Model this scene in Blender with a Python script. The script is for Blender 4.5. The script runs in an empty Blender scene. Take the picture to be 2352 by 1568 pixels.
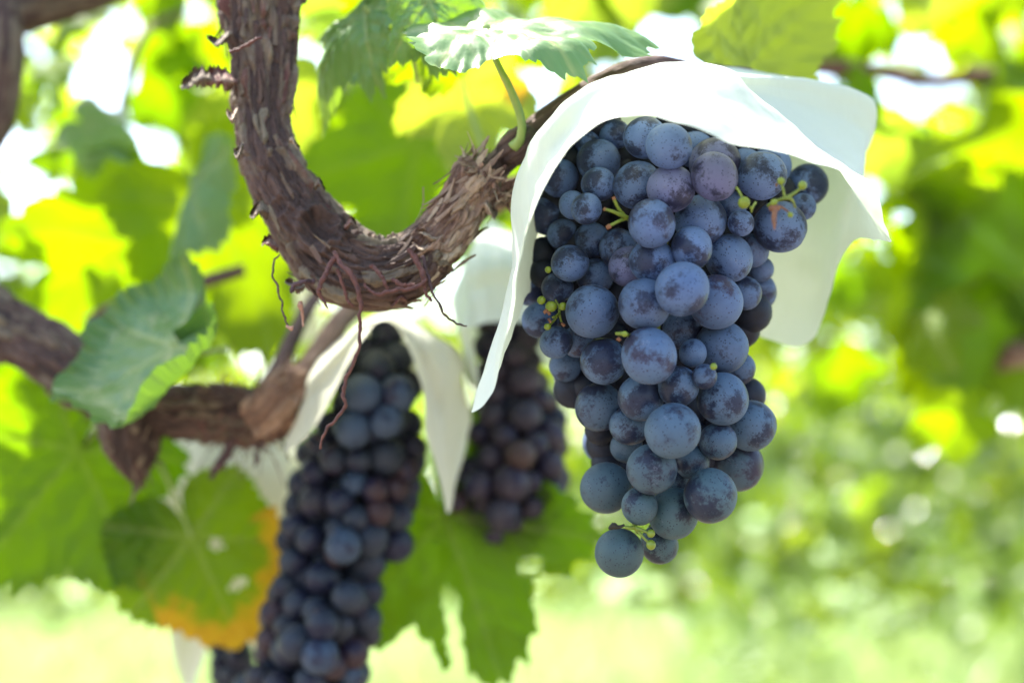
import bpy, math, random
import numpy as np
from mathutils import Vector, Matrix, noise

random.seed(7)
RNG = np.random.default_rng(11)
S = bpy.context.scene
COL = S.collection

# ------------------------------------------------------------------ camera
CAM_H, PITCH = 1.5, math.radians(6)
FPX = 50 / 36 * 2352                      # focal length in reference pixels (2352 wide)
cam_d = bpy.data.cameras.new('camera')
cam = bpy.data.objects.new('camera', cam_d)
COL.objects.link(cam)
cam.location = (0, 0, CAM_H)
cam.rotation_euler = (math.pi / 2 + PITCH, 0, 0)
cam_d.lens, cam_d.sensor_width = 50, 36
cam_d.clip_start, cam_d.clip_end = 0.02, 2000
cam_d.dof.use_dof = True
cam_d.dof.focus_distance = 0.664
cam_d.dof.aperture_fstop = 3.1
cam_d.dof.aperture_blades = 0
S.camera = cam

# ------------------------------------------------------------------ light
SUN = Vector((-0.30, 0.34, 0.89)).normalized()      # direction towards the sun
el, az = math.asin(SUN.z), math.atan2(SUN.x, SUN.y)
W = bpy.data.worlds.new('World')
S.world = W
W.use_nodes = True
wn = W.node_tree.nodes
sky = wn.new('ShaderNodeTexSky')
sky.sky_type = 'NISHITA'
sky.sun_disc = False
sky.sun_elevation, sky.sun_rotation = el, az
sky.dust_density = 2.5
sky.air_density = 1.2
W.node_tree.links.new(sky.outputs[0], wn['Background'].inputs[0])
wn['Background'].inputs[1].default_value = 0.15
sl = bpy.data.lights.new('sun', 'SUN')
sl.energy, sl.angle, sl.color = 5.0, math.radians(0.53), (1, 0.95, 0.86)
so = bpy.data.objects.new('sun', sl)
COL.objects.link(so)
so.rotation_euler = SUN.to_track_quat('Z', 'Y').to_euler()
S.view_settings.view_transform = 'Standard'
S.view_settings.look = 'None'
S.view_settings.gamma = 1
S.view_settings.exposure = 2.42

# ------------------------------------------------------------------ helpers
FWD = Vector((0, math.cos(PITCH), math.sin(PITCH)))
UP = Vector((0, -math.sin(PITCH), math.cos(PITCH)))
RT = Vector((1, 0, 0))
EYE = Vector((0, 0, CAM_H))


def P(x, y, d):
    """a point seen at x, y of the 2352-wide photograph, d metres in front of the lens"""
    return EYE + RT * ((x - 1176) / FPX * d) + UP * ((784 - y) / FPX * d) + FWD * d


def D(x, y, z):
    """a direction: right, up, towards the viewer"""
    return (RT * x + UP * y - FWD * z).normalized()


def proj(p):
    v = p - EYE
    d = v.dot(FWD)
    if d < 0.02:
        return None
    return 1176 + v.dot(RT) / d * FPX, 784 - v.dot(UP) / d * FPX, d


def tag(o, label=None, cat=None, group=None, kind=None):
    for k, v in (('label', label), ('category', cat), ('group', group), ('kind', kind)):
        if v:
            o[k] = v
    return o


def empty(name, loc=(0, 0, 0)):
    o = bpy.data.objects.new(name, None)
    o.empty_display_size = 0.02
    o.location = loc
    COL.objects.link(o)
    return o


def obj(name, verts, faces, mats, parent=None, attrs=None, smooth=True, matidx=None):
    me = bpy.data.meshes.new(name)
    me.from_pydata([tuple(map(float, v)) for v in verts], [], [tuple(map(int, f)) for f in faces])
    if not isinstance(mats, (list, tuple)):
        mats = [mats]
    for m in mats:
        me.materials.append(m)
    if smooth:
        me.polygons.foreach_set('use_smooth', [True] * len(me.polygons))
    if matidx is not None:
        me.polygons.foreach_set('material_index', [int(i) for i in matidx])
    for k, a in (attrs or {}).items():
        at = me.attributes.new(k, 'FLOAT', 'POINT')
        at.data.foreach_set('value', np.asarray(a, dtype=np.float32))
    me.update()
    o = bpy.data.objects.new(name, me)
    COL.objects.link(o)
    if parent is not None:
        o.parent = parent
        o.matrix_parent_inverse = Matrix.Translation(-Vector(parent.location))
    return o


def link(o, parent):
    COL.objects.link(o)
    o.parent = parent
    o.matrix_parent_inverse = Matrix.Translation(-Vector(parent.location))
    return o


def catmull(pts, n):
    """n samples along the points (each a list of numbers)"""
    p = np.array(pts, float)
    p = np.vstack([2 * p[0] - p[1], p, 2 * p[-1] - p[-2]])
    out = []
    m = len(p) - 3
    for u in np.linspace(0, m - 1e-6, n):
        i = int(u)
        t = u - i
        a, b, c, d = p[i:i + 4]
        out.append(0.5 * (2 * b + (c - a) * t + (2 * a - 5 * b + 4 * c - d) * t * t + (3 * b - a - 3 * c + d) * t ** 3))
    return np.array(out)


def frames(c):
    """tangents and two normals along a polyline, by parallel transport"""
    t = np.gradient(c, axis=0)
    t /= np.linalg.norm(t, axis=1)[:, None]
    n = np.cross(t[0], [0.3, 1, 0.2])
    n /= np.linalg.norm(n)
    N = []
    for k in range(len(c)):
        n = n - t[k] * np.dot(n, t[k])
        n /= np.linalg.norm(n)
        N.append(n.copy())
    N = np.array(N)
    return t, N, np.cross(t, N)


def px_path(pts):
    """(x, y, radius in pixels, depth) -> world x, y, z, radius"""
    return [[*P(x, y, d), r * d / FPX] for x, y, r, d in pts]


def tube(name, pts, n, seg, mat, parent=None, rough=0.0, f=200.0, seed=0, label=None, wob=0.0):
    """a thin tapered shoot, root or stem; pts world x, y, z, r"""
    s = catmull(pts, n)
    c, r = s[:, :3], np.maximum(s[:, 3], 1e-5)
    if wob:
        c = c + np.array([np.array(noise.noise_vector(Vector(q) * 160 + Vector((seed, 0, 0)))) * wob + np.array(noise.noise_vector(Vector(q) * 420)) * wob * .4 for q in c])
    t, N, B = frames(c)
    V, F = [], []
    for k in range(n):
        for j in range(seg):
            a = 2 * math.pi * j / seg
            d = N[k] * math.cos(a) + B[k] * math.sin(a)
            rr = r[k]
            if rough:
                q = Vector(c[k] + d * rr) * f + Vector((seed * 7.1, 0, 0))
                rr *= 1 + rough * noise.noise(q)
            V.append(c[k] + d * rr)
    for k in range(n - 1):
        for j in range(seg):
            j2 = (j + 1) % seg
            F.append((k * seg + j, k * seg + j2, (k + 1) * seg + j2, (k + 1) * seg + j))
    F.append(tuple(range(seg))[::-1])
    F.append(tuple((n - 1) * seg + j for j in range(seg)))
    o = obj(name, V, F, mat, parent)
    if label:
        o['label'] = label
    return o


# ------------------------------------------------------------------ materials
class NT:
    def __init__(self, name):
        self.m = bpy.data.materials.new(name)
        self.m.use_nodes = True
        self.t = self.m.node_tree
        self.p = self.t.nodes['Principled BSDF']
        self.out = self.t.nodes['Material Output']

    def n(self, kind, **kw):
        x = self.t.nodes.new('ShaderNode' + kind)
        for k, v in kw.items():
            if k.startswith('i_'):
                key = k[2:]
                key = int(key) if key.isdigit() else key
                x.inputs[key].default_value = v
            else:
                setattr(x, k, v)
        return x

    def l(self, a, b):
        self.t.links.new(a, b)

    def sock(self, x, v):
        if hasattr(v, 'is_linked'):
            self.l(v, x)
        else:
            x.default_value = v

    def math(self, op, a, b=0.0, clamp=False):
        x = self.n('Math', operation=op, use_clamp=clamp)
        self.sock(x.inputs[0], a)
        self.sock(x.inputs[1], b)
        return x.outputs[0]

    def mix(self, f, a, b, mode='MIX'):
        x = self.n('Mix', data_type='RGBA', blend_type=mode)
        self.sock(x.inputs[0], f)
        self.sock(x.inputs[6], a)
        self.sock(x.inputs[7], b)
        return x.outputs[2]

    def ramp(self, v, stops):
        x = self.n('ValToRGB')
        e = x.color_ramp.elements
        while len(e) > 1:
            e.remove(e[-1])
        for i, (p, c) in enumerate(stops):
            k = e[0] if i == 0 else e.new(p)
            k.position = p
            k.color = c if len(c) == 4 else (*c, 1)
        self.l(v, x.inputs[0])
        return x.outputs[0]

    def noise(self, vec, scale, detail=4, rough=0.55, dist=0.0):
        x = self.n('TexNoise')
        x.inputs['Scale'].default_value = scale
        x.inputs['Detail'].default_value = detail
        x.inputs['Roughness'].default_value = rough
        x.inputs['Distortion'].default_value = dist
        if vec is not None:
            self.l(vec, x.inputs['Vector'])
        return x.outputs['Fac']

    def step(self, v, lo, hi):
        x = self.n('MapRange', interpolation_type='SMOOTHSTEP')
        self.l(v, x.inputs[0])
        x.inputs[1].default_value, x.inputs[2].default_value = lo, hi
        return x.outputs[0]

    def bump(self, h, strength, dist):
        b = self.n('Bump')
        b.inputs['Strength'].default_value = strength
        b.inputs['Distance'].default_value = dist
        self.l(h, b.inputs['Height'])
        self.l(b.outputs[0], self.p.inputs['Normal'])
        return b.outputs[0]


def c4(*c):
    return (*c, 1)


def leaf_material(name, up_dark, up_light, under, glow, rough=0.38, tr=0.5, bump=0.0, spec=0.5):
    k = NT(name)
    vein = k.n('Attribute', attribute_name='vein').outputs['Fac']
    yel = k.n('Attribute', attribute_name='yel').outputs['Fac']
    rnd = k.n('Attribute', attribute_name='rnd').outputs['Fac']
    oi = k.n('ObjectInfo').outputs['Random']
    r = k.math('FRACT', k.math('ADD', rnd, oi))
    tc = k.n('TexCoord').outputs['Object']
    nz = k.noise(tc, 26, 5)
    f = k.math('MULTIPLY', k.math('ADD', r, nz), 0.5)
    top = k.mix(f, c4(*up_dark), c4(*up_light))
    top = k.mix(k.math('MULTIPLY', vein, 0.5), top, c4(0.18, 0.24, 0.07))
    bot = k.mix(k.math('MULTIPLY', vein, 0.7), c4(*under), c4(0.24, 0.27, 0.09))
    geo = k.n('NewGeometry').outputs['Backfacing']
    base = k.mix(geo, top, bot)
    yf = k.step(k.math('ADD', yel, k.math('MULTIPLY', k.math('SUBTRACT', k.noise(tc, 95, 6, 0.65), 0.5), k.math('MULTIPLY', k.math('MULTIPLY', yel, k.math('SUBTRACT', 1.0, yel)), 7.0))), 0.22, 0.80)
    browned = k.ramp(k.noise(tc, 130, 6), [(0.30, (0.36, 0.22, 0.015)), (0.52, (0.44, 0.25, 0.015)), (0.64, (0.30, 0.11, 0.012)), (0.75, (0.14, 0.05, 0.012))])
    base = k.mix(yf, base, browned)
    k.l(base, k.p.inputs['Base Color'])
    if name == 'distant foliage':
        k.l(k.math('SUBTRACT', 0.5, k.math('MULTIPLY', k.step(r, 0.50, 0.56), 0.40)), k.p.inputs['Roughness'])
    else:
        k.p.inputs['Roughness'].default_value = rough
    k.p.inputs['Specular IOR Level'].default_value = spec
    gl = k.mix(r, c4(*glow), c4(glow[0] * 1.5, glow[1] * 1.12, glow[2]))
    gl = k.mix(k.math('MULTIPLY', vein, 0.45), gl, c4(glow[0] * 0.9, glow[1] * 0.75, glow[2]))
    gl = k.mix(yf, gl, c4(0.46, 0.27, 0.01))
    trn = k.n('BsdfTranslucent')
    k.l(gl, trn.inputs['Color'])
    ms = k.n('MixShader')
    ms.inputs[0].default_value = tr
    k.l(k.p.outputs[0], ms.inputs[1])
    k.l(trn.outputs[0], ms.inputs[2])
    k.l(ms.outputs[0], k.out.inputs[0])
    if bump:
        b = k.bump(k.math('ADD', k.math('MULTIPLY', vein, -0.7), k.noise(tc, 220, 4)), 0.5, bump)
        k.l(b, trn.inputs['Normal'])
    return k.m


M_LEAF = leaf_material('vine leaf', (0.022, 0.06, 0.006), (0.05, 0.11, 0.006), (0.05, 0.11, 0.006), (0.16, 0.305, 0.0), rough=0.5, tr=0.6, bump=0.0006, spec=0.22)
M_LEAF_BLUE = leaf_material('waxy vine leaf', (0.035, 0.10, 0.065), (0.05, 0.13, 0.085), (0.08, 0.16, 0.05), (0.17, 0.34, 0.01), rough=0.42, tr=0.3, bump=0.0004)
M_LEAF_TEAL = leaf_material('dark teal leaf', (0.012, 0.05, 0.032), (0.02, 0.07, 0.045), (0.05, 0.12, 0.03), (0.12, 0.28, 0.01), rough=0.4, tr=0.2, bump=0.0004)
M_TOP = leaf_material('sunlit pergola leaves', (0.03, 0.075, 0.008), (0.07, 0.14, 0.01), (0.06, 0.12, 0.01), (0.25, 0.40, 0.0), rough=0.45, tr=0.58, spec=0.3)
M_LEAF_DULL = leaf_material('downy leaf underside', (0.03, 0.08, 0.025), (0.05, 0.12, 0.025), (0.12, 0.19, 0.06), (0.25, 0.40, 0.02), rough=0.6, tr=0.55, bump=0.0005)
M_FAR = leaf_material('distant foliage', (0.025, 0.065, 0.012), (0.07, 0.13, 0.018), (0.06, 0.11, 0.025), (0.14, 0.25, 0.003), rough=0.2, tr=0.36)


def bark_material(name, cols, scale=1.0):
    k = NT(name)
    h = k.n('Attribute', attribute_name='plate').outputs['Fac']
    g = k.n('Attribute', attribute_name='grain').outputs['Fac']
    tc = k.n('TexCoord').outputs['Object']
    n1 = k.noise(tc, 55 * scale, 6, 0.6)
    n2 = k.noise(tc, 420 * scale, 5, 0.65)
    mixv = k.math('ADD', k.math('MULTIPLY', h, 0.62), k.math('MULTIPLY', n1, 0.42))
    c = k.ramp(mixv, [(0.22, cols[0]), (0.42, cols[1]), (0.56, cols[2]), (0.70, cols[3]), (0.86, cols[4])])
    v = k.math('ADD', k.math('MULTIPLY', g, 0.9), k.math('MULTIPLY', n2, 0.5))
    c = k.mix(0.75, c, k.ramp(v, [(0.25, (0.42, 0.40, 0.38)), (0.6, (0.85, 0.85, 0.85)), (1, (1.25, 1.22, 1.15))]), 'MULTIPLY')
    k.l(c, k.p.inputs['Base Color'])
    k.p.inputs['Roughness'].default_value = 0.8
    k.p.inputs['Specular IOR Level'].default_value = 0.25
    k.bump(k.math('ADD', k.math('MULTIPLY', g, 1.0), n2), 0.8, 0.0012)
    return k.m


M_BARK = bark_material('shaggy vine bark', [(0.032, 0.02, 0.017), (0.075, 0.045, 0.036), (0.105, 0.078, 0.054), (0.135, 0.11, 0.075), (0.085, 0.036, 0.03)])
M_BARK_RED = bark_material('red brown old bark', [(0.06, 0.026, 0.024), (0.11, 0.042, 0.038), (0.13, 0.07, 0.055), (0.17, 0.12, 0.085), (0.13, 0.05, 0.042)])
M_STUB = bark_material('pruned stub wood', [(0.075, 0.042, 0.033), (0.16, 0.10, 0.075), (0.25, 0.18, 0.13), (0.31, 0.25, 0.18), (0.19, 0.085, 0.06)])
M_CANE = bark_material('smooth brown cane', [(0.06, 0.036, 0.03), (0.09, 0.055, 0.045), (0.12, 0.075, 0.062), (0.15, 0.10, 0.085), (0.14, 0.075, 0.065)], 0.7)
M_TAN = bark_material('tan cane', [(0.12, 0.07, 0.048), (0.17, 0.10, 0.066), (0.2, 0.125, 0.085), (0.25, 0.17, 0.12), (0.19, 0.10, 0.05)], 0.7)


def simple(name, col, rough=0.6, spec=0.4, var=None, scale=80, bump=0.0):
    k = NT(name)
    tc = k.n('TexCoord').outputs['Object']
    n = k.noise(tc, scale, 5)
    v = var or tuple(c * 0.55 for c in col)
    k.l(k.ramp(n, [(0.3, v), (0.7, col)]), k.p.inputs['Base Color'])
    k.p.inputs['Roughness'].default_value = rough
    k.p.inputs['Specular IOR Level'].default_value = spec
    if bump:
        k.bump(n, 0.6, bump)
    return k.m


M_ROOT = simple('aerial root', (0.105, 0.04, 0.03), 0.7, 0.3, (0.05, 0.02, 0.018), 300, 0.0005)
M_ROOT_DARK = simple('dark aerial root', (0.07, 0.035, 0.036), 0.7, 0.3, (0.035, 0.02, 0.02), 300)
M_ROOT_PALE = simple('pale aerial root', (0.36, 0.20, 0.13), 0.7, 0.3, (0.2, 0.1, 0.07), 300)
M_PETIOLE = simple('green petiole', (0.24, 0.30, 0.07), 0.45, 0.4, (0.17, 0.24, 0.05), 120)
M_PEDICEL = simple('green pedicel', (0.13, 0.17, 0.015), 0.5, 0.4, (0.08, 0.12, 0.012), 400)
M_PEDICEL_BROWN = simple('brown dried pedicel', (0.20, 0.09, 0.045), 0.7, 0.3, (0.09, 0.04, 0.025), 500)
M_GREENBERRY = simple('unripe berry skin', (0.16, 0.21, 0.012), 0.4, 0.4, (0.09, 0.13, 0.01), 250)
M_DRIED = simple('dried flower', (0.03, 0.028, 0.02), 0.8, 0.2)


def grape_material():
    k = NT('bloomy black grape')
    tc = k.n('TexCoord').outputs['Object']
    oi = k.n('ObjectInfo')
    rnd = oi.outputs['Random']
    off = k.n('VectorMath', operation='ADD')
    comb = k.n('CombineXYZ')
    for i, m in enumerate((37.0, 91.0, 53.0)):
        k.l(k.math('MULTIPLY', rnd, m), comb.inputs[i])
    k.l(tc, off.inputs[0])
    k.l(comb.outputs[0], off.inputs[1])
    v = off.outputs[0]
    # rubbed patches
    big = k.noise(v, 0.75, 2, 0.5)
    fine = k.noise(v, 5.5, 8, 0.72, 0.4)
    wear = k.math('ADD', k.math('MULTIPLY', big, 1.0), k.math('MULTIPLY', fine, 0.55))
    wear = k.math('ADD', wear, k.math('MULTIPLY', k.math('SUBTRACT', k.math('FRACT', k.math('MULTIPLY', rnd, 7.31)), 0.58), 0.13))
    bloom = k.math('SUBTRACT', 1.0, k.math('MULTIPLY', k.step(wear, 0.72, 0.88), 0.84))
    # pinprick spots
    vor = k.n('TexVoronoi', feature='F1')
    vor.inputs['Scale'].default_value = 7.5
    k.l(v, vor.inputs['Vector'])
    spot = k.math('LESS_THAN', k.math('ADD', vor.outputs['Distance'], k.math('MULTIPLY', k.noise(v, 2.2, 3), 0.5)), 0.455)
    bloom = k.math('MULTIPLY', bloom, k.math('SUBTRACT', 1.0, k.math('MULTIPLY', spot, 0.7)))
    # soft thin areas
    soft = k.noise(v, 1.6, 5, 0.6)
    bloom = k.math('MULTIPLY', bloom, k.math('ADD', 0.62, k.math('MULTIPLY', soft, 0.75)), True)
    skin_r = k.math('FRACT', k.math('MULTIPLY', rnd, 13.7))
    skin = k.ramp(skin_r, [(0.0, (0.008, 0.010, 0.022)), (0.6, (0.009, 0.010, 0.026)), (0.94, (0.011, 0.011, 0.026)), (1.0, (0.030, 0.014, 0.026))])
    skin = k.mix(k.noise(v, 2.3, 4), skin, k.mix(0.4, skin, c4(0.016, 0.013, 0.030)))
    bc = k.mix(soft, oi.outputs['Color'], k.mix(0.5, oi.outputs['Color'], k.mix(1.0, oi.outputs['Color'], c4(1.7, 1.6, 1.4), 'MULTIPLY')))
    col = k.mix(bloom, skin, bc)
    # fine scratches
    w = k.n('TexVoronoi', feature='DISTANCE_TO_EDGE')
    w.inputs['Scale'].default_value = 2.2
    dv = k.n('VectorMath', operation='ADD')
    nv = k.n('TexNoise')
    nv.inputs['Scale'].default_value = 3.5
    nv.inputs['Detail'].default_value = 6
    k.l(v, nv.inputs['Vector'])
    k.l(v, dv.inputs[0])
    k.l(nv.outputs['Color'], dv.inputs[1])
    k.l(dv.outputs[0], w.inputs['Vector'])
    scr = k.math('MULTIPLY', k.math('LESS_THAN', w.outputs['Distance'], 0.012), k.step(k.noise(v, 1.3, 3), 0.56, 0.66))
    col = k.mix(k.math('MULTIPLY', scr, 0.5), col, c4(0.16, 0.18, 0.24))
    # stylar scar at the tip
    sp = k.n('SeparateXYZ')
    k.l(tc, sp.inputs[0])
    scar = k.step(k.math('ADD', sp.outputs['Z'], k.math('MULTIPLY', k.noise(v, 20, 3), 0.004)), 0.9977, 0.9987)
    col = k.mix(scar, col, c4(0.11, 0.06, 0.03))
    k.l(col, k.p.inputs['Base Color'])
    ro = k.math('ADD', 0.27, k.math('MULTIPLY', bloom, 0.36))
    k.l(ro, k.p.inputs['Roughness'])
    k.p.inputs['Specular IOR Level'].default_value = 0.3
    k.l(k.math('ADD', 0.12, k.math('MULTIPLY', bloom, 0.25)), k.p.inputs['Specular IOR Level'])
    k.p.inputs['Sheen Weight'].default_value = 0.015
    k.p.inputs['Sheen Roughness'].default_value = 0.5
    k.bump(k.math('ADD', k.math('MULTIPLY', bloom, 0.3), k.noise(v, 14, 5)), 0.12, 0.0006)
    return k.m


M_GRAPE = grape_material()


def paper_material(name, col=(0.60, 0.655, 0.575), glow=(0.58, 0.64, 0.46), tr=0.45):
    k = NT(name)
    tc = k.n('TexCoord').outputs['Object']
    mp = k.n('Mapping')
    mp.inputs['Scale'].default_value = (900, 900, 90)
    k.l(tc, mp.inputs['Vector'])
    fib = k.noise(mp.outputs[0], 1.0, 4)
    c = k.mix(fib, c4(*[x * 0.93 for x in col]), c4(*col))
    g = k.mix(fib, c4(*[x * 0.90 for x in glow]), c4(*glow))
    k.l(c, k.p.inputs['Base Color'])
    k.p.inputs['Roughness'].default_value = 0.5
    k.p.inputs['Specular IOR Level'].default_value = 0.35
    t = k.n('BsdfTranslucent')
    k.l(g, t.inputs['Color'])
    ms = k.n('MixShader')
    ms.inputs[0].default_value = tr
    k.l(k.p.outputs[0], ms.inputs[1])
    k.l(t.outputs[0], ms.inputs[2])
    k.l(ms.outputs[0], k.out.inputs[0])
    k.bump(k.math('ADD', fib, k.noise(tc, 60, 4)), 0.25, 0.0006)
    return k.m


M_PAPER = paper_material('waxed white paper')
M_PAPER_OLD = paper_material('aged cream paper', (0.58, 0.58, 0.46), (0.58, 0.57, 0.38))

k = NT('grassy soil')
tc = k.n('TexCoord').outputs['Object']
k.l(k.ramp(k.math('ADD', k.math('MULTIPLY', k.noise(tc, 0.9, 5), 0.7), k.math('MULTIPLY', k.noise(tc, 14, 5), 0.35)),
           [(0.3, (0.08, 0.15, 0.04)), (0.5, (0.18, 0.28, 0.09)), (0.62, (0.28, 0.35, 0.17)), (0.75, (0.28, 0.28, 0.17))]), k.p.inputs['Base Color'])
sp_ = k.n('SeparateXYZ')
k.l(tc, sp_.inputs[0])
soil = k.ramp(k.noise(tc, 6, 6), [(0.35, (0.11, 0.085, 0.06)), (0.65, (0.19, 0.155, 0.12))])  # unseen bare soil near the camera, added to warm the bounced light
mixed = k.mix(k.step(k.math('ADD', sp_.outputs['Y'], k.math('MULTIPLY', k.noise(tc, 0.8, 4), 2.0)), 6.2, 7.6), soil, k.p.inputs['Base Color'].links[0].from_socket)
k.l(mixed, k.p.inputs['Base Color'])
k.p.inputs['Roughness'].default_value = 0.9
M_GROUND = k.m

# ------------------------------------------------------------------ ground
gv, gf, n = [], [], 60
xs = np.concatenate([-np.geomspace(900, 3, n // 2), np.linspace(-2, 2, 5), np.geomspace(3, 900, n // 2)])
for y in xs:
    for x in xs:
        gv.append((x, y + 10, 0.06 * noise.noise(Vector((x * 0.4, y * 0.4, 0)))))
m_ = len(xs)
for i in range(m_ - 1):
    for j in range(m_ - 1):
        gf.append((i * m_ + j, i * m_ + j + 1, (i + 1) * m_ + j + 1, (i + 1) * m_ + j))
tag(obj('ground', gv, gf, M_GROUND), 'grassy vineyard floor in bright sun', 'ground', kind='structure')

# ------------------------------------------------------------------ leaves
LOBES = np.radians([0, 62, -62, 122, -122])
OUT = [(0, 1.0), (17, .88), (34, .66), (50, .83), (62, .92), (77, .80), (94, .60), (110, .69), (123, .73), (138, .63), (155, .52), (170, .36), (177, .13), (180, .06)]


def leaf_arrays(na, nr, seed=0, cup=0.25, droop=0.3, fold=0.0, wave=0.10, quilt=0.02, sinus=1.0, tooth=0.045, holes=(), yel=None, curl=0.0):
    rg = random.Random(seed)
    th = np.linspace(-math.pi, math.pi, na, endpoint=False)
    deg = np.abs(np.degrees(th))
    r = np.interp(deg, [a for a, _ in OUT], [b for _, b in OUT])
    env = np.interp(deg, [0, 62, 123, 165, 180], [1.0, .92, .74, .45, .06])
    r = env + (r - env) * sinus
    r = r * (1 + 0.05 * np.sin(th * 2 + rg.random() * 6) + 0.04 * np.sin(th * 3 + rg.random() * 6))
    ph = th * 38 / (2 * math.pi) + 0.35 * np.sin(th * 5 + rg.random() * 6)
    saw = (1 - 2 * np.abs((ph % 1) - 0.5) * 2) * np.array([.55 + .9 * abs(noise.noise(Vector((float(np.floor(q)) * 1.37, seed, 2)))) * 1.6 for q in ph])
    ph2 = th * 83 / (2 * math.pi)
    saw2 = 1 - 2 * np.abs((ph2 % 1) - 0.5) * 2
    tt = (np.arange(1, nr + 1) / nr) ** 0.85
    V = [(0.0, 0.0, 0.0)]
    tr = [0.0]
    for t in tt:
        rr = r * t * (1 + (tooth * saw + tooth * 0.4 * saw2) * t ** 6)
        for a, q in zip(th, rr):
            V.append((q * math.sin(a), q * math.cos(a), 0.0))
            tr.append(t)
    V = np.array(V)
    tr = np.array(tr)
    x, y = V[:, 0], V[:, 1]
    dmin = np.full(len(V), 9.0)
    vein = np.zeros(len(V))
    wide = np.zeros(len(V))
    sec = np.zeros(len(V))
    for a in LOBES:
        dx, dy = math.sin(a), math.cos(a)
        al = x * dx + y * dy
        ds = np.abs(x * dy - y * dx)
        ok = al > -0.02
        w = 0.020 * (1.25 - 0.8 * np.clip(al, 0, 1))
        vein = np.maximum(vein, np.where(ok, np.exp(-(ds / w) ** 2), 0))
        wide = np.maximum(wide, np.where(ok, np.exp(-(ds / 0.06) ** 2), 0))
        near = ok & (ds < dmin)
        q = ((al - 0.75 * ds) / 0.15) % 1
        sv = np.exp(-((q - 0.5) / 0.10) ** 2) * np.exp(-ds / 0.4)
        sec = np.where(near, sv, sec)
        dmin = np.where(near, ds, dmin)
    p = rg.random() * 6
    ang = np.arctan2(x, y)
    nz = np.array([noise.noise(Vector((a * 3.1 + seed, b * 3.1, seed * 1.7))) for a, b in zip(x, y)])
    nf = np.array([noise.noise(Vector((a * 11 + seed, b * 11, seed * 1.7))) for a, b in zip(x, y)])
    z = -quilt * (wide * 1.2 + sec * 0.9) + quilt * 1.1 * nf
    z = z - droop * np.sign(y) * y * y * 0.9 - cup * (tr * np.hypot(x, y)) ** 2 + fold * np.abs(x) + wave * (np.sin(3 * ang + p) * 0.5 + np.sin(5 * ang + 2 * p) * 0.5 + 1.4 * nz) * tr ** 2
    z = z + curl * np.clip(tr - 0.72, 0, 1) ** 2 * 6
    V[:, 2] = z
    F = []
    for j in range(na):
        F.append((0, 1 + (j + 1) % na, 1 + j))
    for i in range(nr - 1):
        b0, b1 = 1 + i * na, 1 + (i + 1) * na
        for j in range(na):
            j2 = (j + 1) % na
            F.append((b0 + j, b0 + j2, b1 + j2, b1 + j))
    F = [f[::-1] for f in F]
    if holes:
        keep = []
        for f in F:
            cx, cy = V[list(f), 0].mean(), V[list(f), 1].mean()
            bad = False
            for hx, hy, rx, ry in holes:
                if ((cx - hx) / rx) ** 2 + ((cy - hy) / ry) ** 2 < 1 + 0.5 * noise.noise(Vector((cx * 9, cy * 9, 3))):
                    bad = True
            if not bad:
                keep.append(f)
        F = keep
    ye = np.zeros(len(V)) if yel is None else np.array([yel(a, b, t) for a, b, t in zip(x, y, tr)])
    return V, F, np.clip(vein + 0.45 * sec, 0, 1), ye


def basis(tip, nrm):
    y = tip.normalized()
    z = (nrm - y * nrm.dot(y)).normalized()
    x = y.cross(z)
    return Matrix((x, y, z)).transposed()


def big_leaf(label, at, size, tip, nrm, petiole=None, mat=None, seed=1, na=300, nr=22, pr=4.0, group=None, bend=None, xs=1.0, **kw):
    """a leaf one can tell apart: blade and petiole under one thing"""
    V, F, ve, ye = leaf_arrays(na, nr, seed, **kw)
    V[:, 0] *= xs
    B = basis(D(*tip), D(*nrm))
    o0 = P(*at)
    root = empty('vine_leaf', o0)
    tag(root, label, 'leaf', group)
    W_ = [o0 + B @ (Vector(v) * size) for v in V]
    obj('blade', W_, F, mat or M_LEAF, root, {'vein': ve, 'yel': ye, 'rnd': np.full(len(V), random.random())})
    if petiole:
        d = at[2]
        pts = [[*o0, pr * d / FPX]] + [[*P(x, y, dd), r * dd / FPX] for x, y, r, dd in petiole]
        tube('petiole', pts, 28, 10, M_PETIOLE, root, 0.1, 300)
    return root


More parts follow.
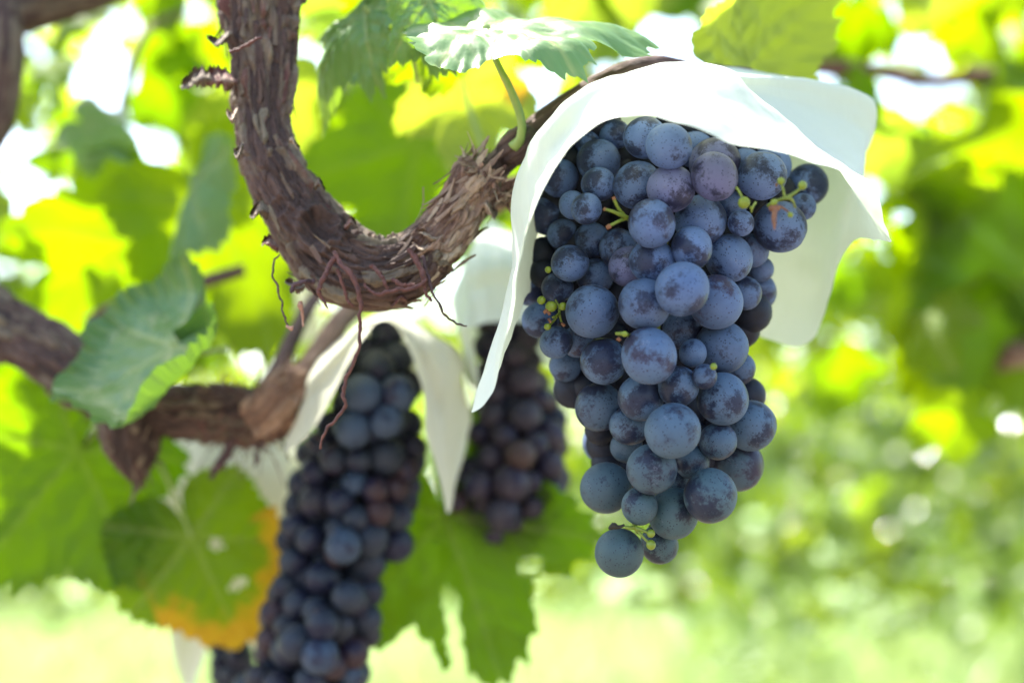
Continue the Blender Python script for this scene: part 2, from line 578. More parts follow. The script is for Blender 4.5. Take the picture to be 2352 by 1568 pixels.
# ------------------------------------------------------------------ vines
def bark_tube(name, pts, rings, seg, mat, parent, seed=0, amp=0.16, strip=1.0, dents=(), label=None):
    s = catmull(pts, rings)
    c, r = s[:, :3], s[:, 3]
    t, N, B = frames(c)
    L = np.concatenate([[0], np.cumsum(np.linalg.norm(np.diff(c, axis=0), axis=1))])
    V, PL, GR = [], [], []
    so = Vector((seed * 13.7, seed * 5.1, 0))
    for k_ in range(rings):
        u = L[k_]
        rad = r[k_]
        for j in range(seg):
            a = 2 * math.pi * j / seg
            ca, sa = math.cos(a), math.sin(a)
            q = Vector((ca * 1.0, sa * 1.0, u * 30)) + so
            w = noise.noise(q * 1.3) * 0.35
            # plates: tall narrow cells with ragged ends
            qa = Vector((ca * 3.2 * strip + w, sa * 3.2 * strip + w, u * 44 + 1.6 * noise.noise(q * 2.1))) + so
            dd, _ = noise.voronoi(qa)
            cp = _[0]
            cell = noise.cell(Vector((cp[0] * 17.3, cp[1] * 31.1, cp[2] * 11.7)))
            edge = min(1.0, (dd[1] - dd[0]) * 4.5)
            g = noise.fractal(Vector((ca * 11, sa * 11, u * 120)) + so, 0.7, 2.1, 4)
            lump = noise.noise(q * 0.9 + Vector((9, 3, 1)))
            cell = 0.5 + 0.5 * cell if cell < 0 else cell
            h = (cell - 0.5) * 1.1 * edge + 0.26 * g + 1.0 * lump - (1 - edge) * 0.75
            pt = c[k_] + (N[k_] * ca + B[k_] * sa) * (rad * (1 + amp * h))
            for dp, dr, dz in dents:
                e = math.dist(pt, dp) / dr * (1 + .25 * noise.noise(q * 5))
                if e < 2:
                    pt = pt + (N[k_] * ca + B[k_] * sa) * (-dz * math.exp(-e ** 4 * 1.6) + dz * .45 * math.exp(-((e - 1.15) / .22) ** 2))
                    cell = cell * min(1, max(.08, e * 1.1 - .1))
            V.append(pt)
            PL.append(cell)
            GR.append(0.5 + 0.5 * g)
    F = []
    for k_ in range(rings - 1):
        for j in range(seg):
            j2 = (j + 1) % seg
            F.append((k_ * seg + j, k_ * seg + j2, (k_ + 1) * seg + j2, (k_ + 1) * seg + j))
    for k_, fl in ((0, True), (rings - 1, False)):
        V.append(c[k_] + t[k_] * (0.35 * r[k_] * (-1 if fl else 1) * 0.4))
        PL.append(.5)
        GR.append(.5)
        ci = len(V) - 1
        for j in range(seg):
            j2 = (j + 1) % seg
            f = (k_ * seg + j2, k_ * seg + j, ci)
            F.append(f if fl else f[::-1])
    o = obj(name, V, F, mat, parent, {'plate': PL, 'grain': GR}, smooth=True)
    if label:
        o['label'] = label
    return o, (c, r, t, N, B)


def bark_flakes(name, skel, n, mat, parent, seed, size=(0.004, 0.013), wid=(0.0010, 0.0032), lift=0.3, span=(0, 1), side=None, along=0.8):
    """loose shreds of bark peeling away from the limb"""
    rg = random.Random(seed)
    c, r, t, N, B = skel
    V, F, PL, GR = [], [], [], []
    for _ in range(n):
        k_ = int((span[0] + rg.random() * (span[1] - span[0])) * (len(c) - 1))
        a = rg.random() * 6.283
        out = N[k_] * math.cos(a) + B[k_] * math.sin(a)
        tan = np.cross(out, t[k_])
        s = 1 if rg.random() < 0.5 else -1
        dirn = t[k_] * s * along + tan * rg.uniform(-.5, .5)
        dirn /= np.linalg.norm(dirn)
        wv = np.cross(out, dirn)
        ln, w = rg.uniform(*size), rg.uniform(*wid)
        base = c[k_] + out * r[k_] * 0.96
        lf = rg.uniform(0.05, lift) * (1 if rg.random() < .8 else 2.2)
        tw = rg.uniform(-1, 1)
        m = 6
        b0 = len(V)
        pv = rg.random()
        for i in range(m + 1):
            q = i / m
            ww = w * (1 - 0.65 * q ** 2) * rg.uniform(.7, 1.15)
            cen = base + dirn * ln * q + out * (ln * lf * q * q + 0.0004)
            sd = wv * math.cos(tw * q) + out * math.sin(tw * q)
            for e in (-1, -0.2, 1):
                V.append(cen + sd * ww * e * .5 + out * (0.0004 if e == -.2 else 0) + dirn * rg.uniform(-.0004, .0004))
                PL.append(pv)
                GR.append(rg.uniform(.3, .8))
        for i in range(m):
            for e in (0, 1):
                F.append((b0 + i * 3 + e, b0 + i * 3 + e + 1, b0 + i * 3 + 4 + e, b0 + i * 3 + 3 + e))
    return obj(name, V, F, mat, parent, {'plate': PL, 'grain': GR}, smooth=False)


# --- the main vine: arm down from above, knuckle, pruned stub, fruiting cane
vine = empty('grapevine', P(850, 630, .73))
tag(vine, 'gnarled shaggy vine arm curving in a U with red roots at its elbow', 'vine')
arm = px_path([(560, -700, 104, .84), (585, -350, 100, .79), (592, -150, 98, .77), (598, -60, 98, .765), (598, 30, 92, .76), (600, 120, 82, .755), (603, 200, 74, .75), (604, 280, 66, .745),
               (622, 370, 72, .74), (665, 460, 80, .735), (722, 545, 90, .73), (790, 605, 92, .725), (868, 634, 84, .72), (945, 614, 78, .72), (1000, 568, 68, .72)])
o_, sk_arm = bark_tube('trunk', arm, 560, 200, M_BARK, vine, 1, 0.17, dents=[(P(728, 515, .709), .0105, .0065), (P(640, 470, .716), .005, .002)])
bark_flakes('loose_bark', sk_arm, 110, M_BARK, vine, 5, span=(.22, 1), size=(.007, .020), wid=(.0012, .0036), lift=.2, along=1.6)
stub = px_path([(950, 618, 62, .72), (1000, 556, 66, .72), (1042, 505, 63, .72), (1070, 462, 60, .72), (1094, 434, 72, .72), (1112, 414, 76, .72), (1122, 404, 68, .72), (1127, 399, 44, .72)])
o_, sk_stub = bark_tube('pruned_stub', stub, 200, 160, M_STUB, vine, 2, 0.22, 0.7)
bark_flakes('loose_bark', sk_stub, 60, M_STUB, vine, 6, size=(.007, .018), wid=(.0014, .004), lift=.25, span=(.1, .95), along=1.6)
bark_flakes('stub_rim', sk_stub, 110, M_STUB, vine, 16, size=(.003, .008), lift=.9, span=(.72, .97), along=.3)
cane = px_path([(1095, 430, 34, .728), (1140, 382, 33, .728), (1190, 335, 32, .728), (1240, 287, 28, .73), (1300, 240, 25, .732), (1400, 180, 24, .735), (1500, 150, 24, .74), (1600, 165, 22, .745), (1720, 175, 20, .76)])
o_, sk_cane = bark_tube('cane', cane, 160, 72, M_CANE, vine, 3, 0.06)
bark_tube('bud_node', px_path([(1168, 352, 34, .722), (1188, 336, 42, .715), (1210, 318, 34, .722)]), 24, 40, M_CANE, vine, 9, 0.12)

def roots(parent, rows):
    for i, (m, pts) in enumerate(rows):
        tube('aerial_root', px_path([(x, y, r * .8, d) for x, y, r, d in pts]), 70, 9, m, parent, 0.6, 600, i, wob=.0013)


roots(vine, [
    (M_ROOT, [(772, 585, 7, .698), (748, 625, 7, .694), (735, 665, 6, .693), (742, 690, 5, .694), (752, 708, 3, .695)]),
    (M_ROOT, [(766, 580, 8, .698), (800, 625, 8, .692), (824, 668, 8, .690), (829, 700, 6.5, .69), (826, 740, 5.5, .69), (826, 790, 5, .69), (812, 835, 5, .688), (797, 870, 5.5, .688), (789, 905, 5.5, .688), (790, 930, 5.5, .688), (775, 957, 4.6, .688), (752, 985, 4, .688), (738, 1031, 3.2, .688)]),
    (M_ROOT, [(775, 620, 6, .697), (788, 660, 5.5, .694), (795, 690, 5, .694), (812, 702, 4, .695)]),
    (M_ROOT_DARK, [(972, 590, 6, .70), (985, 645, 5, .695), (1003, 690, 4.2, .692), (1035, 733, 3.6, .69), (1072, 752, 2.6, .69)]),
    (M_ROOT_DARK, [(640, 585, 3, .705), (629, 610, 3.2, .70), (630, 645, 3.2, .70), (646, 690, 3, .70), (654, 730, 2.8, .70), (666, 757, 2.4, .70)]),
    (M_ROOT_PALE, [(660, 745, 4, .70), (668, 752, 6, .70), (676, 748, 3, .70)]),
    (M_ROOT_PALE, [(690, 690, 5, .70), (692, 705, 6, .70), (694, 728, 4, .70), (697, 748, 3, .70)]),
    (M_ROOT, [(855, 610, 6, .697), (878, 636, 6.5, .693), (892, 664, 4.5, .693)]),
    (M_ROOT, [(952, 585, 6, .698), (972, 620, 6, .694), (975, 646, 6, .692), (945, 662, 6, .69), (905, 668, 6, .69), (862, 672, 5, .691), (838, 656, 4, .693)]),
    (M_ROOT, [(940, 575, 7, .70), (962, 612, 6, .696), (975, 660, 5, .693), (990, 690, 4, .694)]),
    (M_ROOT, [(900, 640, 6, .694), (925, 655, 7, .692), (950, 650, 6, .692)]),
    (M_ROOT_DARK, [(720, 648, 8, .705), (696, 644, 8, .70), (678, 655, 7, .70), (670, 672, 5, .70)]),
    (M_ROOT, [(528, 118, 4, .722), (548, 110, 4.5, .718), (575, 100, 4.5, .716), (602, 88, 4, .716)]),
])


def curl_flake(parent, name, cx, cy, w, h, d, seed, mat):
    """a jagged curled scrap of dry bark"""
    rg = random.Random(seed)
    V, F = [], []
    m, n_ = 22, 9
    for i in range(m + 1):
        u = i / m
        for j in range(n_ + 1):
            v = j / n_ - .5
            wid = h * (0.25 + 0.75 * math.sin(math.pi * min(1, (1 - u) * .9 + .1)) ** .7) * (1 + .5 * noise.noise(Vector((u * 8, (j > n_ / 2) * 5 + seed, 1))))
            x = cx + w * (u - 1)
            y = cy + v * wid + 9 * math.sin(u * 5 + seed)
            z = d - 0.006 * math.sin(u * 3.1) + 0.004 * math.cos(v * 6 + u * 4)
            V.append(P(x, y, z))
    for i in range(m):
        for j in range(n_):
            edge = j in (0, n_ - 1) or i == 0
            if edge and rg.random() < .4:
                continue
            a = i * (n_ + 1) + j
            F.append((a, a + 1, a + n_ + 2, a + n_ + 1))
    return obj(name, V, F, mat, parent, {'plate': RNG.random(len(V)) * .5 + .3, 'grain': RNG.random(len(V)) * .6 + .2}, smooth=False)


curl_flake(vine, 'bark_curl', 548, 183, 90, 52, .742, 3, M_BARK_RED)
curl_flake(vine, 'bark_curl', 488, 186, 74, 50, .738, 8, M_BARK)
curl_flake(vine, 'bark_curl', 532, 88, 58, 26, .742, 12, M_BARK)
for cx_, cy_, w_, h_, sd_, mt_ in [(618, 486, 44, 44, 21, M_BARK), (640, 560, 40, 30, 22, M_BARK_RED), (700, 655, 46, 26, 23, M_BARK), (545, 262, 26, 30, 24, M_STUB), (560, 345, 24, 34, 25, M_BARK),
                                   (664, 330, -26, 18, 26, M_STUB), (722, 428, -26, 24, 27, M_BARK), (790, 515, -30, 24, 28, M_BARK_RED), (1010, 540, 52, 20, 29, M_STUB), (990, 562, 44, 22, 30, M_STUB),  # the two pale curls on the crook stand in for sun glints
                                   (1110, 480, -34, 40, 32, M_STUB), (935, 690, 40, 26, 33, M_BARK_RED)]:
    curl_flake(vine, 'bark_curl', cx_, cy_, w_, h_, .712, sd_, mt_)

# --- the second vine, behind on the left
vine2 = empty('grapevine', P(500, 950, .88))
tag(vine2, 'dark knobbly vine arm running behind the curled leaf to a tan stub', 'vine')
arm2 = px_path([(-900, 330, 84, 1.05), (-500, 470, 84, 1.0), (-160, 640, 82, .93), (-60, 705, 80, .92), (40, 770, 78, .91), (120, 820, 74, .90), (210, 880, 70, .895), (300, 935, 70, .89), (400, 942, 66, .885), (500, 950, 64, .88), (590, 960, 66, .88), (650, 925, 62, .88)])
o_, sk2 = bark_tube('trunk', arm2, 380, 110, M_BARK, vine2, 11, 0.2)
bark_flakes('loose_bark', sk2, 220, M_BARK, vine2, 21, lift=.5, span=(.5, 1))
o_, sk3 = bark_tube('dead_spur', px_path([(290, 915, 70, .885), (298, 985, 72, .88), (308, 1040, 62, .88), (315, 1090, 30, .88), (318, 1112, 8, .88)]), 80, 80, M_BARK, vine2, 12, .2)
bark_flakes('loose_bark', sk3, 60, M_BARK, vine2, 22, lift=.6)
o_, sk4 = bark_tube('pruned_stub', px_path([(600, 965, 62, .875), (640, 930, 64, .87), (668, 895, 62, .87), (695, 872, 50, .87), (708, 860, 30, .87)]), 80, 80, M_TAN, vine2, 13, .24)
bark_flakes('stub_rim', sk4, 60, M_TAN, vine2, 24, size=(.003, .008), lift=.8, span=(.5, .97), along=.5)
bark_tube('cane', px_path([(690, 880, 34, .87), (715, 840, 30, .88), (745, 795, 27, .90), (780, 740, 25, .92), (830, 690, 22, .94)]), 60, 40, M_TAN, vine2, 14, .06)
bark_tube('cane', px_path([(620, 900, 26, .89), (640, 850, 22, .90), (668, 785, 19, .92), (700, 720, 17, .94), (735, 670, 15, .96)]), 60, 40, M_CANE, vine2, 15, .08)
bark_flakes('root_tuft', sk2, 160, M_BARK_RED, vine2, 23, size=(.006, .016), wid=(.0007, .0016), lift=1.4, span=(.8, .97), along=.3)
roots(vine2, [
    (M_ROOT_DARK, [(545, 990, 14, .875), (520, 1040, 14, .87), (500, 1075, 12, .87), (488, 1098, 7, .87)]),
    (M_ROOT_DARK, [(600, 1000, 8, .875), (592, 1040, 7, .87), (580, 1070, 4, .87)]),
    (M_ROOT_DARK, [(640, 1000, 4, .875), (655, 1030, 4, .87), (665, 1060, 3, .87)]),
])


def branch(label, pts, mat, seed, rings=90, seg=48, amp=.12, flakes=0):
    rt = empty('vine_branch', P(pts[0][0], pts[0][1], pts[0][3]))
    tag(rt, label, 'branch')
    _, sk = bark_tube('limb', px_path(pts), rings, seg, mat, rt, seed, amp)
    if flakes:
        bark_flakes('loose_bark', sk, flakes, mat, rt, seed, lift=.6)
    return rt


branch('blurred dark old limb crossing the top left corner', [(-1100, 260, 90, 1.1), (-600, 170, 80, 1.05), (-150, 60, 70, 1.02), (0, 30, 62, 1.02), (110, 10, 52, 1.03), (240, -30, 45, 1.05), (350, -90, 40, 1.06), (600, -330, 38, 1.1), (800, -700, 36, 1.15)], M_BARK, 31)
branch('blurred dark upright trunk cut off by the left edge of the frame', [(10, 20, 40, .98), (8, 130, 48, .97), (0, 220, 46, .97), (-25, 300, 44, .97), (-80, 400, 44, .97), (-220, 700, 48, 1.0), (-330, 1100, 52, 1.05), (-380, 1700, 60, 1.1)], M_BARK, 32)
branch('thin yellow brown cane behind the curled leaf and the drooping grey leaf', [(200, 735, 10, 1.08), (260, 705, 13, 1.07), (340, 680, 15, 1.06), (450, 652, 17, 1.05), (560, 620, 15, 1.06)], M_CANE, 33, 50, 24, .08)
branch('blurred reddish cane above the paper cover', [(1640, 190, 16, 1.36), (1760, 160, 18, 1.35), (1900, 158, 18, 1.36), (2020, 165, 20, 1.37), (2130, 185, 18, 1.39), (2280, 170, 15, 1.4)], M_BARK_RED, 34, 50, 24, .2)
branch('pale pinkish cane lying across the right edge of the frame', [(2170, 812, 24, 1.5), (2240, 830, 30, 1.45), (2320, 815, 32, 1.4), (2420, 800, 32, 1.4)], M_STUB, 35, 50, 24, .08)
branch('tan cane stump between the pruned stub and the paper cover', [(1120, 470, 34, .90), (1170, 440, 34, .89), (1240, 425, 34, .88), (1330, 410, 32, .88)], M_TAN, 36, 50, 36, .1)
branch('thin dark shoot among the sunlit leaves in the upper left', [(262, 330, 9, 1.3), (285, 230, 11, 1.3), (310, 120, 11, 1.32), (350, 60, 10, 1.35), (420, 30, 9, 1.4)], M_CANE, 37, 50, 20, .08)

# ------------------------------------------------------------------ grapes
def icosphere(name, sub):
    import bmesh
    bm = bmesh.new()
    bmesh.ops.create_icosphere(bm, subdivisions=sub, radius=1)
    me = bpy.data.meshes.new(name)
    bm.to_mesh(me)
    bm.free()
    me.polygons.foreach_set('use_smooth', [True] * len(me.polygons))
    return me




def uneven(sub, seed):
    me = icosphere('grape', sub)
    for v in me.vertices:
        n_ = noise.noise(v.co * 1.1 + Vector((seed * 5.3, 0, 0)))
        v.co *= 1 + .022 * n_
        if v.co.z > .97:
            v.co.z -= (v.co.z - .97) * .5
    me.materials.append(M_GRAPE)
    return me


ME_GRAPES = [uneven(5, i) for i in range(5)]
ME_GRAPES_LO = [uneven(4, i) for i in range(3)]
ME_UNRIPE = icosphere('unripe_berry', 3)
ME_UNRIPE.materials.append(M_GREENBERRY)


def berry(parent, me, name, loc, R, out, color, rg, ell=0.05):
    o = bpy.data.objects.new(name, me)
    link(o, parent)
    q = out.normalized().to_track_quat('Z', 'Y')
    o.rotation_mode = 'QUATERNION'
    from mathutils import Quaternion
    o.rotation_quaternion = q @ Quaternion((0, 0, 1), rg.random() * 6.283)
    e = rg.uniform(-ell, ell)
    o.location = loc
    o.scale = (R * (1 + e * .5), R * (1 - e * .5), R * (1 + rg.uniform(-.02, ell)))
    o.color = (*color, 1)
    return o


# x, y, r as read off two enlargements of the photograph; layer: 0 front ... 3 back
A = [(1152.9 + .3962 * x, 128.1 + .3962 * y, .3962 * r, l) for x, y, r, l in [
    (505, 500, 85, 3), (655, 455, 88, 3), (830, 475, 125, 1), (968, 525, 135, 0), (560, 610, 125, 2), (335, 710, 107, 3),
    (560, 747, 102, 1), (785, 750, 140, 1), (980, 770, 140, 1), (1235, 625, 152, 2), (1232, 700, 140, 0), (1505, 695, 142, 1),
    (1770, 750, 125, 2), (1560, 640, 118, 3), (490, 888, 92, 0), (410, 865, 82, 1), (352, 1035, 90, 2), (525, 1070, 105, 2),
    (868, 972, 140, 0), (1150, 955, 150, 1), (1385, 970, 78, 0), (1612, 990, 150, 1), (1742, 876, 79, 0), (1335, 870, 85, 2),
    (395, 1203, 107, 1), (672, 1115, 110, 2), (870, 1190, 132, 0), (1100, 1114, 124, 0), (1316, 1175, 139, 1), (1450, 1130, 100, 3),
    (735, 1222, 118, 1), (540, 1280, 108, 3), (1045, 1352, 158, -1), (1240, 1428, 156, 0), (825, 1440, 152, 0), (522, 1482, 158, 0),
    (1478, 1368, 112, 3), (1405, 1375, 98, 2), (1500, 1235, 75, 3), (165, 1340, 105, 3), (322, 1345, 90, 2), (262, 930, 112, 3), (320, 580, 70, 3),
    (1120, 545, 110, 3), (1410, 640, 105, 3)]]
A += [(1152.9 + .4084 * x, 704.6 + .4084 * y, .4084 * r, l) for x, y, r, l in [
    (215, 75, 100, 2), (305, 200, 90, 1), (355, 330, 92, 3), (425, 195, 90, 2), (572, 305, 132, 1), (827, 275, 160, -1),
    (1073, 260, 80, 0), (1140, 392, 72, -1), (1015, 130, 112, 2), (1235, 225, 150, 1), (1325, 345, 98, 3), (1240, 516, 147, 0),
    (992, 447, 116, 0), (780, 510, 130, 1), (547, 562, 138, 2), (718, 668, 112, 2), (960, 697, 157, 0), (1215, 755, 106, 1),
    (1398, 668, 144, 2), (700, 785, 92, 3), (842, 912, 143, 0), (1070, 872, 98, 2), (1328, 890, 148, 3), (585, 1017, 146, 2),
    (1172, 1060, 153, 0), (774, 1120, 104, 0), (965, 1160, 145, 1), (660, 1382, 137, 0), (885, 1335, 108, 1), (1000, 985, 85, 3)]]
RG = random.Random(3)
AX = 0.705
cxp = [(200, 1530), (400, 1530), (600, 1500), (800, 1490), (1000, 1540), (1200, 1540), (1320, 1480)]
hwp = [(200, 250), (400, 310), (560, 310), (700, 280), (850, 250), (1000, 220), (1150, 170), (1320, 90)]
bxy = []
for x, y, r, l in A:
    cx = np.interp(y, *zip(*cxp))
    hw = np.interp(y, *zip(*hwp)) * AX / FPX
    dx = (x - cx) * AX / FPX
    dep = AX - 0.72 * math.sqrt(max(0.0, hw * hw - dx * dx)) + (-.006, 0.0, .008, .016, .028)[l + 1] - .020 * min(1, max(0, (y - 650) / 550))
    bxy.append([x, y, r, dep])
bxy = np.array(bxy)
lay = np.array([a[3] for a in A])
for it in range(60):                      # let the berries press apart along the line of sight
    for i in range(len(bxy)):
        for j in range(i + 1, len(bxy)):
            di, dj = bxy[i, 3], bxy[j, 3]
            Ri, Rj = bxy[i, 2] * di / FPX, bxy[j, 2] * dj / FPX
            dm = .5 * (di + dj)
            lat = math.hypot(bxy[i, 0] - bxy[j, 0], bxy[i, 1] - bxy[j, 1]) * dm / FPX
            need2 = (0.97 * (Ri + Rj)) ** 2 - lat * lat
            if need2 <= 0:
                continue
            need = math.sqrt(need2)
            gap = abs(di - dj)
            if gap < need:
                if lay[i] != lay[j]:
                    s = -1 if lay[i] < lay[j] else 1
                else:
                    s = -1 if di <= dj else 1
                if (di - dj) * s < need:
                    mv = 0.25 * (need - (di - dj) * s)
                    bxy[i, 3] += s * mv
                    bxy[j, 3] -= s * mv
print('bunch depths', bxy[:, 3].min(), bxy[:, 3].max())

bunch = empty('grape_bunch', P(1500, 260, AX))
tag(bunch, 'large sharp bunch of bloomy blue black grapes under a white paper hat', 'grape bunch')
for (x, y, r, d), l in zip(bxy, lay):
    loc = P(x, y, d)
    cx = np.interp(y, *zip(*cxp))
    out = loc - P(cx, y - 40, AX + .01)
    out = out.normalized() + Vector((RG.uniform(-.5, .5), RG.uniform(-.5, .5), RG.uniform(-.7, .1)))
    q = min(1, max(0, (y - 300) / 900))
    base = np.array((0.060, 0.106, 0.275)) * (1 - q) + np.array((0.024, 0.052, 0.062)) * q  # reflected light painted in: bluer upper berries, darker grey-green lower ones
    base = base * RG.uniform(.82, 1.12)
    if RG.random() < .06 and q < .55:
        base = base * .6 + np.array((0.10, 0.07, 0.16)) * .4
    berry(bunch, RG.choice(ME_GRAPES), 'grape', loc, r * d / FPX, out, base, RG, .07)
# the rear of the bunch
back = []
tries = 0
allp = [(P(*b[[0, 1, 3]]), b[2] * b[3] / FPX) for b in bxy]
while len(back) < 24 and tries < 4000:
    tries += 1
    y = RG.uniform(300, 1180)
    a = RG.uniform(-1.2, 1.2)
    hw = np.interp(y, *zip(*hwp)) * AX / FPX * .8
    cx = np.interp(y, *zip(*cxp))
    p = P(cx, y, AX) + RT * (hw * math.sin(a)) + FWD * (0.012 + hw * .8 * math.cos(a))
    pr = proj(p)
    R = RG.uniform(.0098, .0125)
    if all((p - q_).length > .86 * (R + R2) for q_, R2 in allp):
        allp.append((p, R))
        back.append(p)
        berry(bunch, RG.choice(ME_GRAPES), 'grape', p, R, p - P(cx, y, AX), (0.05, 0.08, 0.16), RG)


def inner_grapes(parent, cands, discs, limit):
    """the small berries deep inside that close the gaps: one part"""
    import bmesh
    bm = bmesh.new()
    n = 0
    for x, y, r, d in cands:
        if n >= limit:
            break
        if any(math.hypot(x - a, y - b) < q for a, b, q in discs):
            continue
        discs.append((x, y, r * .8))
        g = bmesh.ops.create_icosphere(bm, subdivisions=3, radius=r * d / FPX, matrix=Matrix.Translation(P(x, y, d)))
        n += 1
    me = bpy.data.meshes.new('inner_grapes')
    bm.to_mesh(me)
    bm.free()
    if not n:
        return
    me.polygons.foreach_set('use_smooth', [True] * len(me.polygons))
    me.materials.append(M_INNER)
    o = bpy.data.objects.new('inner_grapes', me)
    link(o, parent)
    o['kind'] = 'stuff'
    print('inner', n)


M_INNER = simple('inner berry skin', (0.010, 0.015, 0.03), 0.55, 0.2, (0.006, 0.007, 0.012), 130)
ri = random.Random(77)
cands = []
for _ in range(9000):
    y = ri.uniform(285, 1110)
    cx = np.interp(y, *zip(*cxp))
    hw = np.interp(y, *zip(*hwp))
    cands.append((cx + ri.uniform(-.84, .84) * hw, y, ri.uniform(36, 50), AX + ri.uniform(.0, .016)))
inner_grapes(bunch, cands, [(x, y, r * .93) for x, y, r, d in bxy], 90)
tube('rachis', px_path([(1590, 150, 11, .735), (1560, 260, 13, .72), (1535, 450, 12, .705), (1510, 700, 10, .70), (1500, 950, 8, .70), (1510, 1150, 6, .70), (1480, 1240, 4, .69)]), 60, 10, M_PEDICEL, bunch, .2, 200)


def unripe(x, y, r, d, label=None):
    o = berry(bunch, ME_UNRIPE, 'unripe_berry', P(x, y, d), r * d / FPX, D(.3, .3, .8), (.3, .4, .05), RG, .08)
    o['label'] = label or 'tiny green unripe berry'


def Z1(x, y):
    return 1152.9 + .3962 * x, 128.1 + .3962 * y


def Z2(x, y):
    return 1152.9 + .4084 * x, 704.6 + .4084 * y


DR = .612
for (x, y, r) in [(1618, 727, 22), (1742, 752, 26), (1577, 850, 20), (1403, 852, 35), (1672, 922, 17), (1447, 882, 12)]:
    unripe(*Z1(x, y), r * .3962, DR + (.012 if x < 1500 else 0))
for (x, y, r) in [(228, 1417, 25), (285, 1453, 33), (352, 1452, 24), (268, 1240, 20)]:
    unripe(*Z1(x, y), r * .3962, .668)
for (x, y, r) in [(256, 112, 20), (690, 152, 17), (838, 1273, 24), (838, 1337, 28), (1190, 335, 20)]:
    unripe(*Z2(x, y), r * .4084, .668 if x < 300 else .632 if y < 700 else .660)


def ped(rows, zf, sc, d, mat):
    for pts in rows:
        tube('pedicel', px_path([(*zf(x, y), r * sc, d + dd) for x, y, r, dd in pts]), 18, 8, mat, bunch, .25, 900)


ped([[(1540, 870, 9, .012), (1590, 842, 9, .004), (1640, 825, 10, 0), (1690, 800, 9, 0), (1738, 762, 8, 0)],
     [(1640, 825, 8, 0), (1632, 780, 7, 0), (1619, 735, 6, 0)],
     [(1640, 825, 12, 0), (1668, 826, 12, 0), (1690, 850, 8, .004), (1700, 880, 6, .008)],
     [(1600, 840, 8, .002), (1577, 850, 8, 0)],
     [(1360, 765, 8, .02), (1385, 805, 8, .012), (1403, 845, 7, .01)],
     [(1470, 850, 8, .018), (1455, 875, 7, .014), (1445, 910, 5, .014)]], Z1, .3962, DR, M_PEDICEL)
ped([[(1560, 885, 18, .002), (1585, 882, 22, 0), (1605, 885, 14, .002)],
     [(1585, 885, 16, 0), (1577, 940, 15, -.002), (1580, 985, 9, -.004), (1579, 1008, 4, -.004)],
     [(1610, 872, 7, .002), (1640, 888, 6, .004), (1672, 915, 5, .004)],
     [(1590, 760, 4, .004), (1592, 745, 9, .002)]], Z1, .3962, DR, M_PEDICEL_BROWN)
ped([[(590, 888, 8, -.004), (650, 905, 10, -.002), (720, 938, 15, .004), (760, 960, 12, .014)],
     [(650, 830, 11, -.002), (672, 880, 10, .0), (715, 935, 12, .004)],
     [(608, 995, 8, -.002), (665, 965, 10, 0), (715, 942, 12, .004)]], Z1, .3962, .640, M_PEDICEL)
ped([[(590, 886, 10, -.005), (600, 892, 11, -.005)], [(645, 818, 11, -.003), (652, 834, 12, -.003)], [(606, 998, 13, -.003), (630, 985, 14, -.003)]], Z1, .3962, .640, M_PEDICEL_BROWN)
ped([[(285, 60, 7, 0), (320, 40, 8, .004), (322, 0, 7, .006), (300, -40, 6, .006)], [(322, 40, 8, .004), (335, 85, 6, .004)], [(255, 112, 7, 0), (290, 80, 7, .004), (320, 40, 7, .004)]], Z2, .4084, .672, M_PEDICEL)
ped([[(235, 35, 9, 0), (255, 20, 13, 0), (270, 45, 9, 0)], [(262, 65, 8, 0), (275, 90, 8, 0)], [(335, 90, 7, .003), (352, 108, 10, .003)]], Z2, .4084, .668, M_PEDICEL_BROWN)
ped([[(650, 175, 12, 0), (665, 190, 9, 0)]], Z2, .4084, .636, M_PEDICEL_BROWN)
ped([[(640, 150, 9, .004), (690, 152, 14, .002), (712, 160, 10, .008)]], Z2, .4084, .634, M_PEDICEL)
ped([[(740, 1205, 14, .010), (752, 1240, 14, .002), (790, 1255, 9, 0), (830, 1272, 8, 0)], [(752, 1240, 12, .002), (790, 1290, 8, 0), (832, 1330, 9, 0)],
     [(752, 1240, 12, .002), (715, 1240, 10, 0), (690, 1238, 9, 0)], [(755, 1250, 8, .002), (758, 1275, 9, .002)]], Z2, .4084, .660, M_PEDICEL)
ped([[(690, 1225, 7, 0), (655, 1238, 11, 0), (628, 1232, 20, 0), (608, 1242, 12, 0), (598, 1244, 5, 0)], [(630, 1232, 14, 0), (640, 1215, 9, 0)]], Z2, .4084, .660, M_DRIED)


